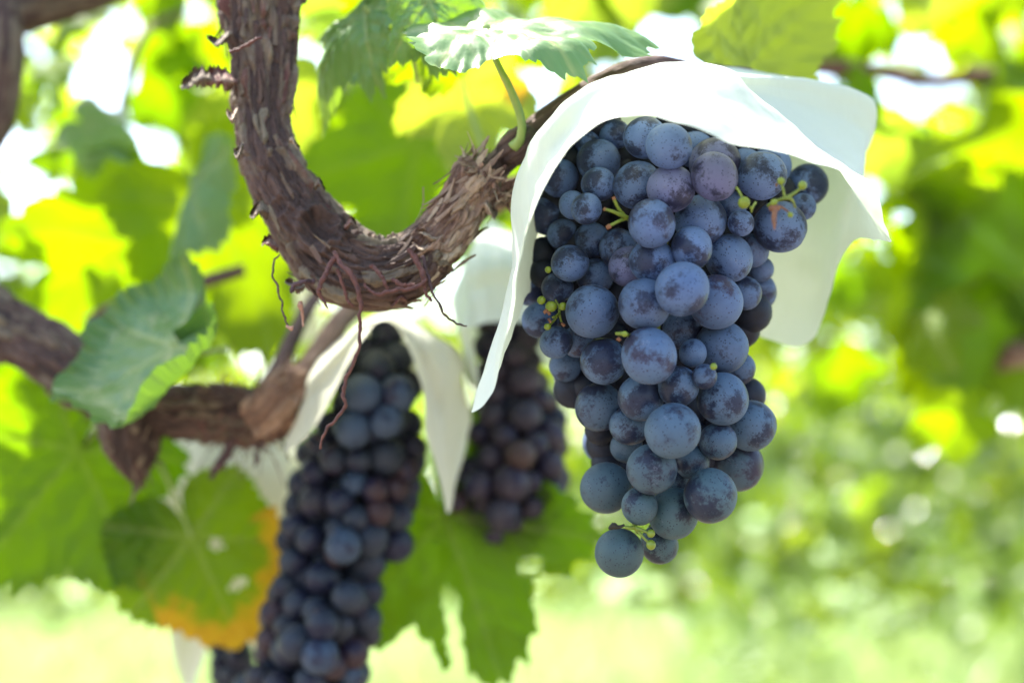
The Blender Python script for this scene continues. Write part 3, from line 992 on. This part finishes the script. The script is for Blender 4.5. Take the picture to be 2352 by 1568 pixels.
def soft_bunch(label, prof, d, rpx, n, seed, tints, stem, flat=.7, fixed=(), dark=1.0):
    """a bunch further back: prof rows are y, left, right in pixels"""
    rg = random.Random(seed)
    ys = [p[0] for p in prof]
    lf = [p[1] for p in prof]
    rt = [p[2] for p in prof]
    b = empty('grape_bunch', P(stem[0][0], stem[0][1], d))
    tag(b, label, 'grape bunch')
    pts = []
    discs = []

    def put(x, y, r, dep, tint):
        p = P(x, y, dep)
        cx = .5 * (np.interp(y, ys, lf) + np.interp(y, ys, rt))
        out = (p - P(cx, y - 30, d + .005)).normalized() + Vector((rg.uniform(-.4, .4), rg.uniform(-.4, .4), rg.uniform(-.4, .3)))
        berry(b, rg.choice(ME_GRAPES_LO), 'grape', p, r * dep / FPX, out, [c * dark for c in tint], rg, .07)
        pts.append((p, r * dep / FPX))
        discs.append((x, y, r * .9))
    for x, y, r, dd, ti in fixed:
        put(x, y, r, d + dd, tints[ti])
    tries = 0
    while len(pts) < n and tries < 20000:
        tries += 1
        y = rg.uniform(ys[0], ys[-1])
        c = .5 * (np.interp(y, ys, lf) + np.interp(y, ys, rt))
        h = .5 * (np.interp(y, ys, rt) - np.interp(y, ys, lf))
        r = rpx * rg.uniform(.72, 1.12)
        a = rg.uniform(-math.pi * .62, math.pi * .62)
        hh = max(4, h - r)
        x = c + hh * math.sin(a)
        dep = d - hh * d / FPX * flat * math.cos(a) + rg.uniform(0, .006)
        p = P(x, y, dep)
        R = r * dep / FPX
        lim = .86 if tries < 9000 else .76
        if all((p - q).length > lim * (R + R2) for q, R2 in pts):
            put(x, y, r, dep, tints[0] if rg.random() < .72 else rg.choice(tints))
    tube('rachis', px_path(stem), 40, 8, M_PEDICEL, b, .2, 200)
    cs = []
    for _ in range(6000):
        y = rg.uniform(ys[0] + 10, ys[-1] - 20)
        l_, r_ = np.interp(y, ys, lf), np.interp(y, ys, rt)
        h_ = .5 * (r_ - l_)
        cs.append((.5 * (l_ + r_) + rg.uniform(-1, 1) * max(2, h_ - rpx * .85), y, rpx * rg.uniform(.75, .95), d + rg.uniform(0, .012)))
    inner_grapes(b, cs, discs, 120)
    print(label[:30], len(pts))
    return b


T1 = [(0.006, 0.012, 0.024), (0.004, 0.007, 0.014), (0.008, 0.008, 0.014), (0.018, 0.007, 0.010), (0.016, 0.032, 0.062)]  # bloom tints darkened to paint in the dimness of the rear bunches
soft_bunch('long dark bunch of small black grapes hanging between two white paper tails',
           [(745, 850, 915), (800, 805, 960), (850, 785, 968), (950, 745, 975), (1050, 670, 985), (1150, 652, 962), (1250, 625, 952), (1300, 640, 880), (1400, 590, 885), (1500, 580, 870), (1600, 520, 830), (1660, 560, 760)],
           .905, 43, 97, 41, T1, [(870, 715, 7, .93), (865, 800, 9, .92), (840, 1000, 8, .915), (800, 1250, 7, .91), (720, 1500, 6, .91), (680, 1600, 5, .91)],
           fixed=[(832, 906, 48, -.035, 4), (912, 905, 45, -.03, 4), (812, 985, 44, -.036, 4), (885, 966, 42, -.034, 4), (868, 845, 42, -.022, 0), (788, 1252, 42, -.035, 4), (740, 1432, 40, -.035, 0), (735, 1505, 44, -.036, 4), (680, 1475, 44, -.03, 0), (800, 1370, 38, -.03, 0), (872, 1175, 32, -.022, 3), (862, 1125, 32, -.022, 3)])
T2 = [(0.015, 0.011, 0.020), (0.015, 0.013, 0.022), (0.028, 0.015, 0.013), (0.026, 0.012, 0.016)]
soft_bunch('short bunch of brownish purple grapes behind the sharp one',
           [(735, 1090, 1245), (850, 1085, 1250), (950, 1075, 1300), (1050, 1040, 1318), (1130, 1018, 1315), (1180, 1050, 1285), (1235, 1100, 1225)],
           .965, 40, 80, 42, T2, [(1140, 690, 7, .98), (1160, 800, 8, .975), (1180, 1000, 7, .97), (1170, 1150, 5, .97)],
           fixed=[(1175, 1110, 44, -.03, 0), (1195, 1045, 36, -.03, 2), (1100, 1115, 36, -.028, 0), (1155, 1180, 42, -.03, 1), (1050, 1150, 28, -.02, 2)])
soft_bunch('small cluster of dark grapes poking out below the cream paper at the bottom',
           [(1440, 500, 540), (1480, 475, 590), (1540, 480, 600), (1620, 480, 600), (1690, 510, 570)],
           1.06, 32, 34, 43, T1, [(500, 1380, 8, 1.07), (515, 1450, 9, 1.07), (540, 1550, 7, 1.06), (545, 1660, 5, 1.06)])


# ------------------------------------------------------------------ paper hats
def paper_hat(label, apex, rows, mat, nphi=160, nr=40, seed=0, wrinkle=.0020):
    """rows: (rim x, y, depth), (shoulder x, y, depth) all the way round"""
    rim = [list(P(*w[0])) for w in rows]
    sh = [list(P(*w[1])) for w in rows]
    md = [list(P(*w[2])) if len(w) > 2 else [.5 * a + .5 * b for a, b in zip(P(*w[0]), P(*w[1]))] for w in rows]
    m = len(rows)

    def ring(q):
        q = np.array(q)
        ext = np.vstack([q[-3:], q, q[:3]])
        u = np.linspace(0, m, nphi, endpoint=False)
        out = []
        for w in u:
            i = int(w)
            t = w - i
            a, b, c, d = ext[i + 2:i + 6]
            # centripetal-ish: soften overshoot
            out.append(.5 * (2 * b + (c - a) * t + (2 * a - 5 * b + 4 * c - d) * t * t + (3 * b - a - 3 * c + d) * t ** 3))
        return np.array(out)
    Rm, Sh, Md = ring(rim), ring(sh), ring(md)
    ap = np.array(P(*apex))
    V = [ap]
    for i in range(1, nr + 1):
        t = i / nr
        u3 = t * 3 - 1e-6
        sg, f_ = int(u3), u3 - int(u3)
        for j in range(nphi):
            ch = [ap + (ap - Sh[j]) * .3, ap, Sh[j], Md[j], Rm[j], Rm[j] + (Rm[j] - Md[j])]
            a, b, c, d = ch[sg:sg + 4]
            p = .5 * (2 * b + (c - a) * f_ + (2 * a - 5 * b + 4 * c - d) * f_ * f_ + (3 * b - a - 3 * c + d) * f_ ** 3)
            q = Vector(p) * 38 + Vector((seed, 0, 0))
            cr = noise.noise(Vector((j / nphi * 26 + seed, t * 1.7, 0)))
            v = noise.noise_vector(q) * wrinkle + noise.noise_vector(q * 2.7) * wrinkle * .4
            p = p + np.array(v) * min(1, t * 3) + np.array(D(.2, .5, .8)) * cr * wrinkle * min(1, t * 2) * .8
            pl = abs(((j / nphi * 11 + .5 * math.sin(t * 2 + seed)) % 1) - .5) - .25
            p = p + np.array(D(.1, .4, .9)) * pl * wrinkle * 2.6 * min(1, t * 1.5) * (.5 + .5 * math.sin(j / nphi * 17 + seed))
            V.append(p)
    F = [(0, 1 + j, 1 + (j + 1) % nphi) for j in range(nphi)]
    for i in range(nr - 1):
        b0, b1 = 1 + i * nphi, 1 + (i + 1) * nphi
        for j in range(nphi):
            j2 = (j + 1) % nphi
            F.append((b0 + j, b1 + j, b1 + j2, b0 + j2))
    root = empty('paper_cover', P(*apex))
    tag(root, label, 'paper cover')
    obj('sheet', V, F, mat, root)
    return root


paper_hat('bright white paper hat draped over the large sharp grape bunch', (1585, 168, .70), [
    ((1085, 942, .640), (1222, 345, .665), (1172, 640, .655)),
    ((1138, 890, .632), (1232, 318, .655), (1178, 620, .648)),
    ((1163, 770, .628), (1245, 292, .645)),
    ((1188, 640, .622), (1265, 268, .638)),
    ((1213, 530, .616), (1290, 245, .634)),
    ((1252, 430, .610), (1318, 222, .632)),
    ((1303, 345, .604), (1352, 200, .632)),
    ((1378, 278, .598), (1410, 172, .632)),
    ((1480, 266, .594), (1485, 150, .634)),
    ((1580, 288, .592), (1570, 142, .637)),
    ((1700, 328, .596), (1655, 152, .642)),
    ((1830, 366, .606), (1725, 205, .650)),
    ((1945, 390, .620), (1790, 275, .658)),
    ((2008, 430, .638), (1845, 330, .668)),
    ((2034, 500, .652), (1885, 352, .680)),
    ((2042, 540, .660), (1905, 368, .692)),
    ((2046, 561, .664), (1915, 375, .700)),
    ((2030, 559, .670), (1925, 372, .708)),
    ((1990, 552, .700), (1945, 360, .725)),
    ((1952, 560, .735), (1968, 300, .745)),
    ((1925, 620, .75), (1975, 260, .750), (1965, 400, .755)),
    ((1905, 680, .765), (1990, 216, .755), (1962, 420, .762)),
    ((1860, 787, .775), (1940, 212, .765), (1930, 450, .772)),
    ((1760, 772, .785), (1800, 195, .775)),
    ((1640, 740, .79), (1700, 180, .78)),
    ((1500, 700, .79), (1560, 190, .78)),
    ((1380, 650, .775), (1430, 215, .765)),
    ((1280, 620, .745), (1330, 255, .74)),
    ((1205, 690, .705), (1255, 310, .71)),
    ((1140, 850, .665), (1228, 345, .685)),
], M_PAPER, 330, 60, 1)

paper_hat('pale paper tent with two long tails over the long dark bunch', (882, 708, .935), [
    ((655, 1034, .846), (735, 830, .865)),
    ((712, 990, .842), (770, 800, .860)),
    ((775, 890, .840), (805, 765, .860)),
    ((826, 790, .842), (840, 738, .865)),
    ((868, 735, .862), (872, 722, .885)),
    ((905, 742, .862), (905, 722, .885)),
    ((945, 810, .862), (935, 745, .885)),
    ((968, 900, .862), (960, 760, .885)),
    ((985, 1010, .864), (985, 775, .89)),
    ((1012, 1120, .866), (1005, 790, .895)),
    ((1032, 1180, .868), (1022, 800, .90)),
    ((1058, 1085, .90), (1040, 800, .92)),
    ((1082, 960, .93), (1045, 800, .94)),
    ((1040, 900, .96), (1000, 790, .955)),
    ((920, 880, .975), (900, 780, .96)),
    ((740, 900, .94), (785, 785, .935)),
    ((672, 975, .865), (738, 815, .885)),
], M_PAPER_OLD, 150, 40, 2)

paper_hat('broad pale paper cover behind the stub with one hanging tail', (1125, 500, .985), [
    ((1112, 925, .93), (1055, 700, .945)),
    ((1085, 850, .92), (1062, 640, .935)),
    ((1062, 765, .915), (1082, 590, .93)),
    ((1085, 752, .912), (1075, 590, .925)),
    ((1130, 738, .91), (1120, 590, .922)),
    ((1190, 735, .91), (1170, 590, .925)),
    ((1250, 760, .92), (1225, 590, .935)),
    ((1290, 850, .95), (1255, 600, .96)),
    ((1260, 840, 1.0), (1230, 600, 1.0)),
    ((1160, 800, 1.03), (1140, 600, 1.01)),
    ((1080, 800, 1.01), (1070, 620, 1.0)),
    ((1060, 850, .97), (1042, 670, .965)),
], M_PAPER, 120, 36, 3)

paper_hat('blurred cream paper cover under the second vine arm, behind the yellowing leaf', (500, 960, 1.12), [
    ((360, 1120, 1.06), (385, 1010, 1.08)),
    ((372, 1300, 1.03), (395, 1020, 1.06)),
    ((395, 1480, 1.02), (425, 1030, 1.05)),
    ((430, 1590, 1.01), (470, 1040, 1.04)),
    ((470, 1500, 1.0), (520, 1045, 1.04)),
    ((505, 1405, 1.0), (560, 1045, 1.04)),
    ((560, 1460, 1.01), (610, 1040, 1.05)),
    ((640, 1560, 1.03), (655, 1040, 1.06)),
    ((690, 1400, 1.08), (680, 1040, 1.10)),
    ((690, 1250, 1.14), (670, 1020, 1.14)),
    ((560, 1250, 1.17), (560, 1000, 1.16)),
    ((420, 1200, 1.14), (430, 990, 1.14)),
], M_PAPER_OLD, 110, 36, 4)

paper_hat('far blurred yellowish paper cover between the curled leaf and the vine elbow', (600, 600, 1.42), [
    ((470, 760, 1.36), (500, 670, 1.38)), ((520, 800, 1.33), (540, 680, 1.36)), ((600, 760, 1.31), (605, 680, 1.35)), ((680, 790, 1.33), (670, 680, 1.36)),
    ((740, 770, 1.38), (710, 660, 1.4)), ((720, 740, 1.46), (700, 640, 1.45)), ((600, 740, 1.5), (600, 640, 1.47)), ((490, 740, 1.45), (510, 650, 1.43)),
], M_PAPER_OLD, 90, 26, 5)

# ------------------------------------------------------------------ leaves one can tell apart
big_leaf('blue green waxy leaf with white glints above the paper cover', (1115, 58, .70), .080, (.965, .14, -.1), (-.08, .93, .36),
         [(1135, 130, 8, .702), (1172, 205, 9.5, .702), (1196, 270, 10, .703), (1196, 315, 11, .705), (1180, 338, 15, .708)], M_LEAF_BLUE, 4,
         cup=.22, droop=.10, wave=.10, quilt=.013, pr=10, tooth=.06)
big_leaf('folded drooping leaf with a bleached sunlit flank beside the trunk', (835, 15, .775), .056, (-.74, -.66, .1), (-.45, .42, .78),
         [(935, 110, 5, .78), (960, 190, 5, .80)], M_LEAF_BLUE, 9, cup=.4, droop=.3, fold=-.2, wave=.14, quilt=.03, tooth=.08, xs=.6)
big_leaf('glowing yellow green leaf seen from below at the top edge', (960, 40, .80), .062, (-.55, .55, -.5), (.25, .75, -.6), None, M_LEAF, 12, cup=.3, droop=.3, wave=.15, quilt=.03)
big_leaf('small curled blue green leaflet hanging over the yellow leaf', (985, -5, .725), .034, (.35, -.9, .2), (-.15, .55, .8), None, M_LEAF_BLUE, 15, cup=.5, droop=.5, fold=-.3, wave=.15, quilt=.03)
big_leaf('green leaf with a brown dead spot behind the pale petiole', (1062, 185, .95), .060, (.1, -.90, -.40), (.0, .42, -.90),
         [(1075, 240, 6, .945), (1098, 310, 7, .94), (1118, 380, 7, .94)], M_LEAF_DULL, 21, cup=.3, droop=.25, wave=.12,
         yel=lambda x, y, t: 1.0 * math.exp(-((x - .55) / .2) ** 2 - ((y - .1) / .22) ** 2))
big_leaf('grey green leaf showing its veined underside over the paper cover', (1700, 170, .80), .084, (.35, .62, -.70), (-.1, .5, -.86), [(1692, 190, 5, .80), (1680, 215, 5, .79)], M_LEAF_DULL, 27,
         cup=.35, droop=.35, wave=.10, quilt=.025)
big_leaf('teal curled leaf with a blazing white lip in front of the left vine', (395, 790, .845), .074, (-.85, -.52, .05), (-.45, .68, .58), [(440, 795, 5, .86), (470, 810, 6, .88), (520, 800, 6, .90)], M_LEAF_TEAL, 33,
         cup=-.1, droop=.1, wave=.09, quilt=.014, sinus=.3, curl=.4)
big_leaf('large flat green leaf with torn holes below the brownish bunch', (1022, 1182, .955), .118, (.34, -.94, .05), (-.1, .28, -.95), [(1030, 1140, 6, .957), (1040, 1060, 6, .965)], M_LEAF, 40,
         cup=.12, droop=.1, wave=.08, quilt=.02, tooth=.055, sinus=1.2, holes=[(.36, .43, .075, .05), (-.13, .46, .05, .09), (-.16, .60, .035, .10), (-.19, .74, .045, .12), (-.21, .9, .06, .12)])
big_leaf('yellowing green leaf with a burnt orange margin, a bright hole and a cut-out sun patch', (440, 1232, .965), .079, (.42, -.90, .05), (.1, .28, .95), [(380, 1090, 6, .97), (350, 1040, 6, .98)], M_LEAF, 47,
         cup=.15, droop=.15, wave=.10, sinus=.4, holes=[(-.16, .15, .055, .06), (-.18, .53, .10, .045)],  # second hole is cut to stand in for a sunlit patch
         yel=lambda x, y, t: (0.95 * max(0, min(1, (t - .50) * 2.4)) if (x < .55 and y > .05) else 0.0))
big_leaf('large green leaf with pale radiating veins at the left edge', (178, 1030, .965), .105, (-.62, -.78, .05), (-.05, .25, -.96), [(205, 1005, 7, .965), (250, 960, 7, .97)], M_LEAF, 52,
         cup=.15, droop=.12, wave=.10, sinus=.8)
big_leaf('huge blurred dark green leaf filling the right edge', (2370, 640, 1.4), .24, (.10, .98, -.1), (-.25, .2, -.94), None, M_LEAF, 58, 160, 12, cup=.2, droop=.2)
big_leaf('narrow grey green leaf seen edge on, hanging left of the trunk', (438, 420, 1.0), .085, (-.40, -.90, .05), (-.80, .32, .45), None, M_LEAF_BLUE, 63, 160, 12, cup=.2, droop=.15, fold=-.2, xs=.30)
big_leaf('pale blurred leaf below the bright sky gap in the upper left', (205, 285, 1.15), .045, (.85, -.35, .1), (-.2, .65, .72), None, M_LEAF_BLUE, 66, 160, 12, cup=.3, droop=.3)
big_leaf('broad blurred green leaf right of the paper cover', (2330, 640, 1.4), .16, (-.75, -.62, -.1), (.1, .35, -.92), None, M_LEAF, 71, 160, 12, cup=.2, droop=.2)
big_leaf('blurred sunny leaf lying level beside the paper corner', (2200, 400, 1.3), .085, (-.92, -.1, -.3), (.05, .93, -.3), None, M_LEAF, 74, 160, 12, cup=.3, droop=.2)
big_leaf('large shaded leaf behind the curled leaf on the left', (330, 560, 1.2), .13, (-.6, -.5, -.35), (.05, .55, -.8), None, M_LEAF, 79, 160, 12, cup=.25, droop=.2)
big_leaf('wide green leaf between the vine trunk and the pruned stub', (960, 330, 1.1), .10, (-.2, -.92, -.2), (.05, .35, -.9), None, M_LEAF, 83, 160, 12, cup=.2, droop=.2)
big_leaf('green leaf just left of the vine elbow', (480, 470, 1.12), .115, (.45, -.8, -.2), (.1, .35, -.9), None, M_LEAF, 87, 160, 12, cup=.2, droop=.2)

# ------------------------------------------------------------------ the canopy behind
GAPS = [(262, 180, 66), (300, 325, 44), (85, 500, 62), (12, 440, 40), (1970, 110, 42), (2100, 80, 40), (2095, 265, 42), (2090, 510, 34), (2172, 200, 24),
        (1232, 205, 46), (1545, 60, 60), (1880, 185, 18), (2020, 190, 22), (690, 120, 22), (1255, 880, 50), (545, 655, 24), (590, 800, 40), (2010, 760, 46), (2080, 830, 50), (1040, 660, 20), (1800, 1050, 45),
        (1650, 1240, 40), (830, 440, 30), (320, 20, 25)]
LIT = [(P(x, y, d), r) for x, y, d, r in [(1500, 160, .63, .05), (1620, 170, .65, .02), (1400, 220, .62, .05), (1290, 110, .70, .012), (320, 905, .843, -.004), (370, 860, .843, -.004), (800, 190, .77, .03), (930, 50, .80, .03), (960, 545, .71, .02), (535, 300, .745, .02), (1900, 300, .72, .015), (560, 1310, .96, .006)]]
SHADE_ALL = []


def sun_hits(c, size):
    for p, r in LIT:
        v = c - p
        s = v.dot(SUN)
        if s > 0.0 and (v - SUN * s).length < (r + size * .8 if r > 0 else -r + size * .35):
            return True
    return False


def gap_hits(c, size, k_=.3):
    q = proj(c)
    if q is None:
        return False
    sp = size / q[2] * FPX
    for gx, gy, gr in GAPS:
        if math.hypot(q[0] - gx, q[1] - gy) < gr + sp * k_:
            return True
    return False


VAR = []
for i in range(8):
    V, F, ve, ye = leaf_arrays(76, 6, 200 + i, cup=random.uniform(.1, .5), droop=random.uniform(.1, .5), wave=.15, quilt=.02, fold=random.choice([0, 0, -.3]), sinus=random.uniform(.5, 1))
    me = bpy.data.meshes.new('vine_leaf')
    me.from_pydata([tuple(v) for v in V], [], F)
    me.polygons.foreach_set('use_smooth', [True] * len(F))
    for nm, a in (('vein', ve), ('yel', ye), ('rnd', np.zeros(len(V)))):
        me.attributes.new(nm, 'FLOAT', 'POINT').data.foreach_set('value', np.asarray(a, np.float32))
    me.materials.append(M_LEAF if i % 4 else M_LEAF_DULL)
    VAR.append(me)


def rand_dirs(rg, up=.75):
    a = rg.uniform(0, 6.283)
    tip = Vector((math.cos(a), math.sin(a), rg.uniform(-.9, .15)))
    nrm = Vector((rg.gauss(0, .45), rg.gauss(0, .45), up))
    return tip, nrm


GROUPS = [('blurred vine leaf in the bright canopy left of the trunk', 'blurred leaves left of the trunk'),
          ('blurred vine leaf in the canopy between the trunk and the paper cover', 'blurred leaves behind the vine and bunches'),
          ('blurred vine leaf in the canopy right of the paper cover', 'blurred leaves right of the paper cover'),
          ('blurred green leaf low in the background', 'blurred leaves low in the background')]
rgc = random.Random(99)
count = 0
REG = [  # x0, x1, y0, y1, depth0, depth1, number
    (-150, 560, -120, 700, 1.3, 3.0, 66), (640, 1300, -120, 520, 1.3, 3.0, 52), (1300, 2450, -150, 330, 1.2, 2.6, 66),
    (1900, 2480, 250, 1000, 1.25, 2.8, 40), (-150, 700, 620, 1300, 1.2, 2.6, 26), (1300, 2350, 800, 1250, 2.4, 5.0, 26)]
for x0, x1, y0, y1, d0, d1, n in REG:
    done = tries = 0
    while done < n and tries < n * 30:
        tries += 1
        x, y = rgc.uniform(x0, x1), rgc.uniform(y0, y1)
        d = d0 + (d1 - d0) * rgc.random() ** 1.3
        c = P(x, y, d)
        size = rgc.uniform(.042, .072)
        if gap_hits(c, size, .32) or sun_hits(c, size):
            continue
        tip, nrm = rand_dirs(rgc, .8)
        if rgc.random() < .45:
            nrm = nrm + D(0, .2, -1.0) * .9
        o = bpy.data.objects.new('vine_leaf', VAR[rgc.randrange(8)])
        COL.objects.link(o)
        B = basis(tip, nrm)
        o.matrix_world = Matrix.Translation(c) @ (B * size).to_4x4()
        gi = 3 if y > 760 else 0 if x < 600 else 1 if x < 1350 else 2
        tag(o, GROUPS[gi][0], 'leaf', GROUPS[gi][1])
        done += 1
        count += 1
print('separate canopy leaves', count)


# far foliage in bulk: one mesh per mass
def mass(name, label, cat, gen, n, seed, mat=M_FAR, na=22):
    rg = random.Random(seed)
    protos = [leaf_arrays(na, 2, 300 + i, cup=.3, droop=.35, wave=.1, quilt=0, sinus=.7) for i in range(5)]
    VV, FF, RR, VE = [], [], [], []
    off = 0
    for _ in range(n):
        g = gen(rg)
        if g is None:
            continue
        c, size, tip, nrm = g
        V, F, ve, ye = protos[rg.randrange(5)]
        B = np.array(basis(tip, nrm)) * size
        VV.append(V @ B.T + np.array(c))
        FF.extend([tuple(i + off for i in f) for f in F])
        RR.append(np.full(len(V), rg.random()))
        VE.append(ve * .5)
        off += len(V)
    VV = np.vstack(VV)
    o = obj(name, VV, FF, mat, None, {'vein': np.concatenate(VE), 'yel': np.zeros(len(VV)), 'rnd': np.concatenate(RR)})
    return tag(o, label, cat, kind='stuff')


def gen_canopy(rg):
    y = 2.3 + 11 * rg.random() ** 1.15
    x = rg.uniform(-.95, .95) * y + rg.uniform(-.4, .4)
    z = 1.78 + 1.25 * rg.random() ** 1.4 + .02 * y
    c = Vector((x, y, z))
    size = rg.uniform(.055, .09)
    q = proj(c)
    if -200 < q[0] < 2550 and q[1] > -200 and q[2] < 2.4:
        return None
    if gap_hits(c, size, .3) or sun_hits(c, size):
        return None
    tip, nrm = rand_dirs(rg)
    return c, size, tip, nrm


def gen_top(rg):
    c = P(rg.uniform(-1300, 3500), rg.uniform(-150, 820), 2.4 + 3.2 * rg.random())
    size = rg.uniform(.04, .07)
    if gap_hits(c, size, .34) or sun_hits(c, size) or c.z < 1.62:
        return None
    tip, nrm = rand_dirs(rg, .6)
    return c, size, tip, nrm


mass('upper_foliage', 'sunlit shoots and leaves on top of the pergola broken by bright sky', 'foliage', gen_top, 2200, 25, M_TOP)
mass('pergola_foliage', 'blurred mass of vine leaves on the pergola receding into the distance', 'foliage', gen_canopy, 4000, 5, M_TOP)


def gen_over(rg):
    # unseen vine leaves added above the frame to shade the bunches
    c = Vector((rg.uniform(-1.0, .8), rg.uniform(.55, 2.0), rg.uniform(1.85, 2.4)))
    q = proj(c)
    size = rg.uniform(.055, .085)
    sp = size / q[2] * FPX
    if q[1] > -1.3 * sp or sun_hits(c, size):
        return None
    tip, nrm = rand_dirs(rg)
    return c, size, tip, nrm


mass('shade_foliage', 'unseen vine leaves added overhead to shade the bunches', 'foliage', gen_over, 110, 6, M_LEAF, 40)


def gen_row(rg):
    y = rg.uniform(4.6, 9.5)
    x = rg.uniform(-.80, .80) * y
    if x < 0 and rg.random() < .55:
        return None
    low = 1.62 - .10 * y + .25 * noise.noise(Vector((x * .7, y * .5, 4)))
    z = low + (2.15 - low) * rg.random() ** .8
    c = Vector((x, y, z))
    if noise.noise(Vector((x * 2.2, y * .8, z * 3.0))) < -.30:
        return None
    tip, nrm = rand_dirs(rg, .5)
    return c, rg.uniform(.05, .085), tip, nrm


mass('vine_row_foliage', 'out of focus hanging vine shoots of the next rows with round light spots', 'foliage', gen_row, 7600, 15)


def gen_shade(rg):
    x, y, d = rg.choice(SHADED)
    p = P(x + rg.uniform(-60, 60), y + rg.uniform(-50, 50), d)
    c = p + SUN * rg.uniform(.25, 1.3)  # unseen leaf added on the sun ray to shade this point
    q = proj(c)
    size = rg.uniform(.06, .08)
    if q[1] > -1.2 * size / q[2] * FPX or sun_hits(c, size * .8):
        return None
    tip, nrm = rand_dirs(rg, 1.5)
    return c, size, tip, nrm


SHADED = [(1680, 110, .80), (1850, 120, .80), (1780, 130, .80), (1700, 80, .80), (1620, 130, .80), (1780, 160, .80), (1010, 60, .71), (1080, 80, .71), (1350, 60, .70), (1200, 60, .70), (1800, 650, .77), (1750, 600, .78), (1880, 650, .77), (1820, 740, .775), (250, 800, .85), (330, 780, .85), (400, 740, .85), (180, 890, .85), (280, 850, .85), (390, 800, .85), (480, 1200, .96), (560, 1300, .96), (400, 1300, .96), (330, 1250, .96), (120, 1100, .96), (60, 1200, .96), (1100, 1350, .95), (1200, 1300, .95), (950, 1400, .95), (250, 800, .85), (330, 780, .85), (200, 880, .85),
          (850, 1000, .90), (800, 1300, .90), (720, 1480, .90), (1180, 1000, .96), (1150, 850, .96), (1680, 110, .80), (1850, 120, .80), (1780, 160, .80), (1450, 900, .69), (1550, 1050, .69), (1500, 1200, .69), (1650, 1000, .70), (1350, 750, .69), (600, 150, .74), (620, 300, .74), (750, 560, .72), (450, 940, .88), (620, 920, .88)]
mass('shade_foliage', 'more unseen vine leaves added on sun rays to shade bunches and limbs', 'foliage', gen_shade, 300, 16, M_LEAF, 40)


def gen_hedge(rg):
    y = 16.5 + 5 * rg.random() ** 1.5
    x = rg.uniform(-.85, .85) * y
    top = 1.3 + 1.5 * (.5 + .5 * noise.noise(Vector((x * .35, y * .2, 2)))) + (.9 if x > 0 else .2)
    z = rg.random() ** .8 * top
    if noise.noise(Vector((x * 1.1, y * .6, z * 1.3))) < -.12:
        return None
    c = Vector((x, y, z))
    tip, nrm = rand_dirs(rg)
    return c, rg.uniform(.08, .17), tip, nrm


mass('shrub_foliage', 'far blurred mass of sunlit shrubs and vines beyond the grass', 'foliage', gen_hedge, 9500, 8, M_FAR, 14)


def gen_low(rg):
    y = rg.uniform(9, 16)
    x = y * (.10 + .30 * rg.random() ** .8)
    z = rg.random() ** 1.2 * (.9 + .5 * noise.noise(Vector((x, y, 7))))
    if noise.noise(Vector((x * .9, y * .6, 3))) < -.05:
        return None
    return Vector((x, y, max(.02, z))), rg.uniform(.06, .11), *rand_dirs(rg)


mass('shrub_foliage', 'low blurred shrubs on the grass at the right', 'foliage', gen_low, 1500, 18, M_FAR, 14)


def gen_trees(rg):
    y = rg.uniform(26, 34)
    x = rg.uniform(-.9, .9) * y
    z = rg.random() * (3.0 + 2.5 * noise.noise(Vector((x * .2, 1, 2))))
    return Vector((x, y, max(0.1, z))), rg.uniform(.25, .45), *rand_dirs(rg)


mass('tree_line', 'distant tree line closing the view', 'foliage', gen_trees, 3000, 9, M_FAR, 12)

# tall grass, sunlit
rg = random.Random(12)
VV, FF = [], []
for _ in range(27000):
    y = rg.uniform(7, 17.5)
    x = rg.uniform(-.78, .78) * y
    h = rg.uniform(.08, .30) * (1.3 + noise.noise(Vector((x * .8, y * .8, 0))))
    a = rg.uniform(0, 6.283)
    w = rg.uniform(.006, .02)
    lx, ly = rg.gauss(0, .5) * h, rg.gauss(0, .5) * h
    b = len(VV)
    dx, dy = math.cos(a) * w, math.sin(a) * w
    VV += [(x - dx, y - dy, -.05), (x + dx, y + dy, -.05), (x + lx * .4 + dx * .8, y + ly * .4 + dy * .8, h * .6), (x + lx * .4 - dx * .8, y + ly * .4 - dy * .8, h * .6), (x + lx, y + ly, h)]
    FF += [(b, b + 1, b + 2, b + 3), (b + 3, b + 2, b + 4)]
nv = len(VV)
M_GRASS = leaf_material('sunlit grass', (0.12, 0.22, 0.06), (0.27, 0.34, 0.16), (0.16, 0.24, 0.09), (0.36, 0.50, 0.18), rough=.4, tr=.4)
tag(obj('grass', VV, FF, M_GRASS, None, {'vein': np.zeros(nv), 'yel': np.zeros(nv), 'rnd': RNG.random(nv)}), 'bright blurred grass on the vineyard floor', 'grass', kind='stuff')
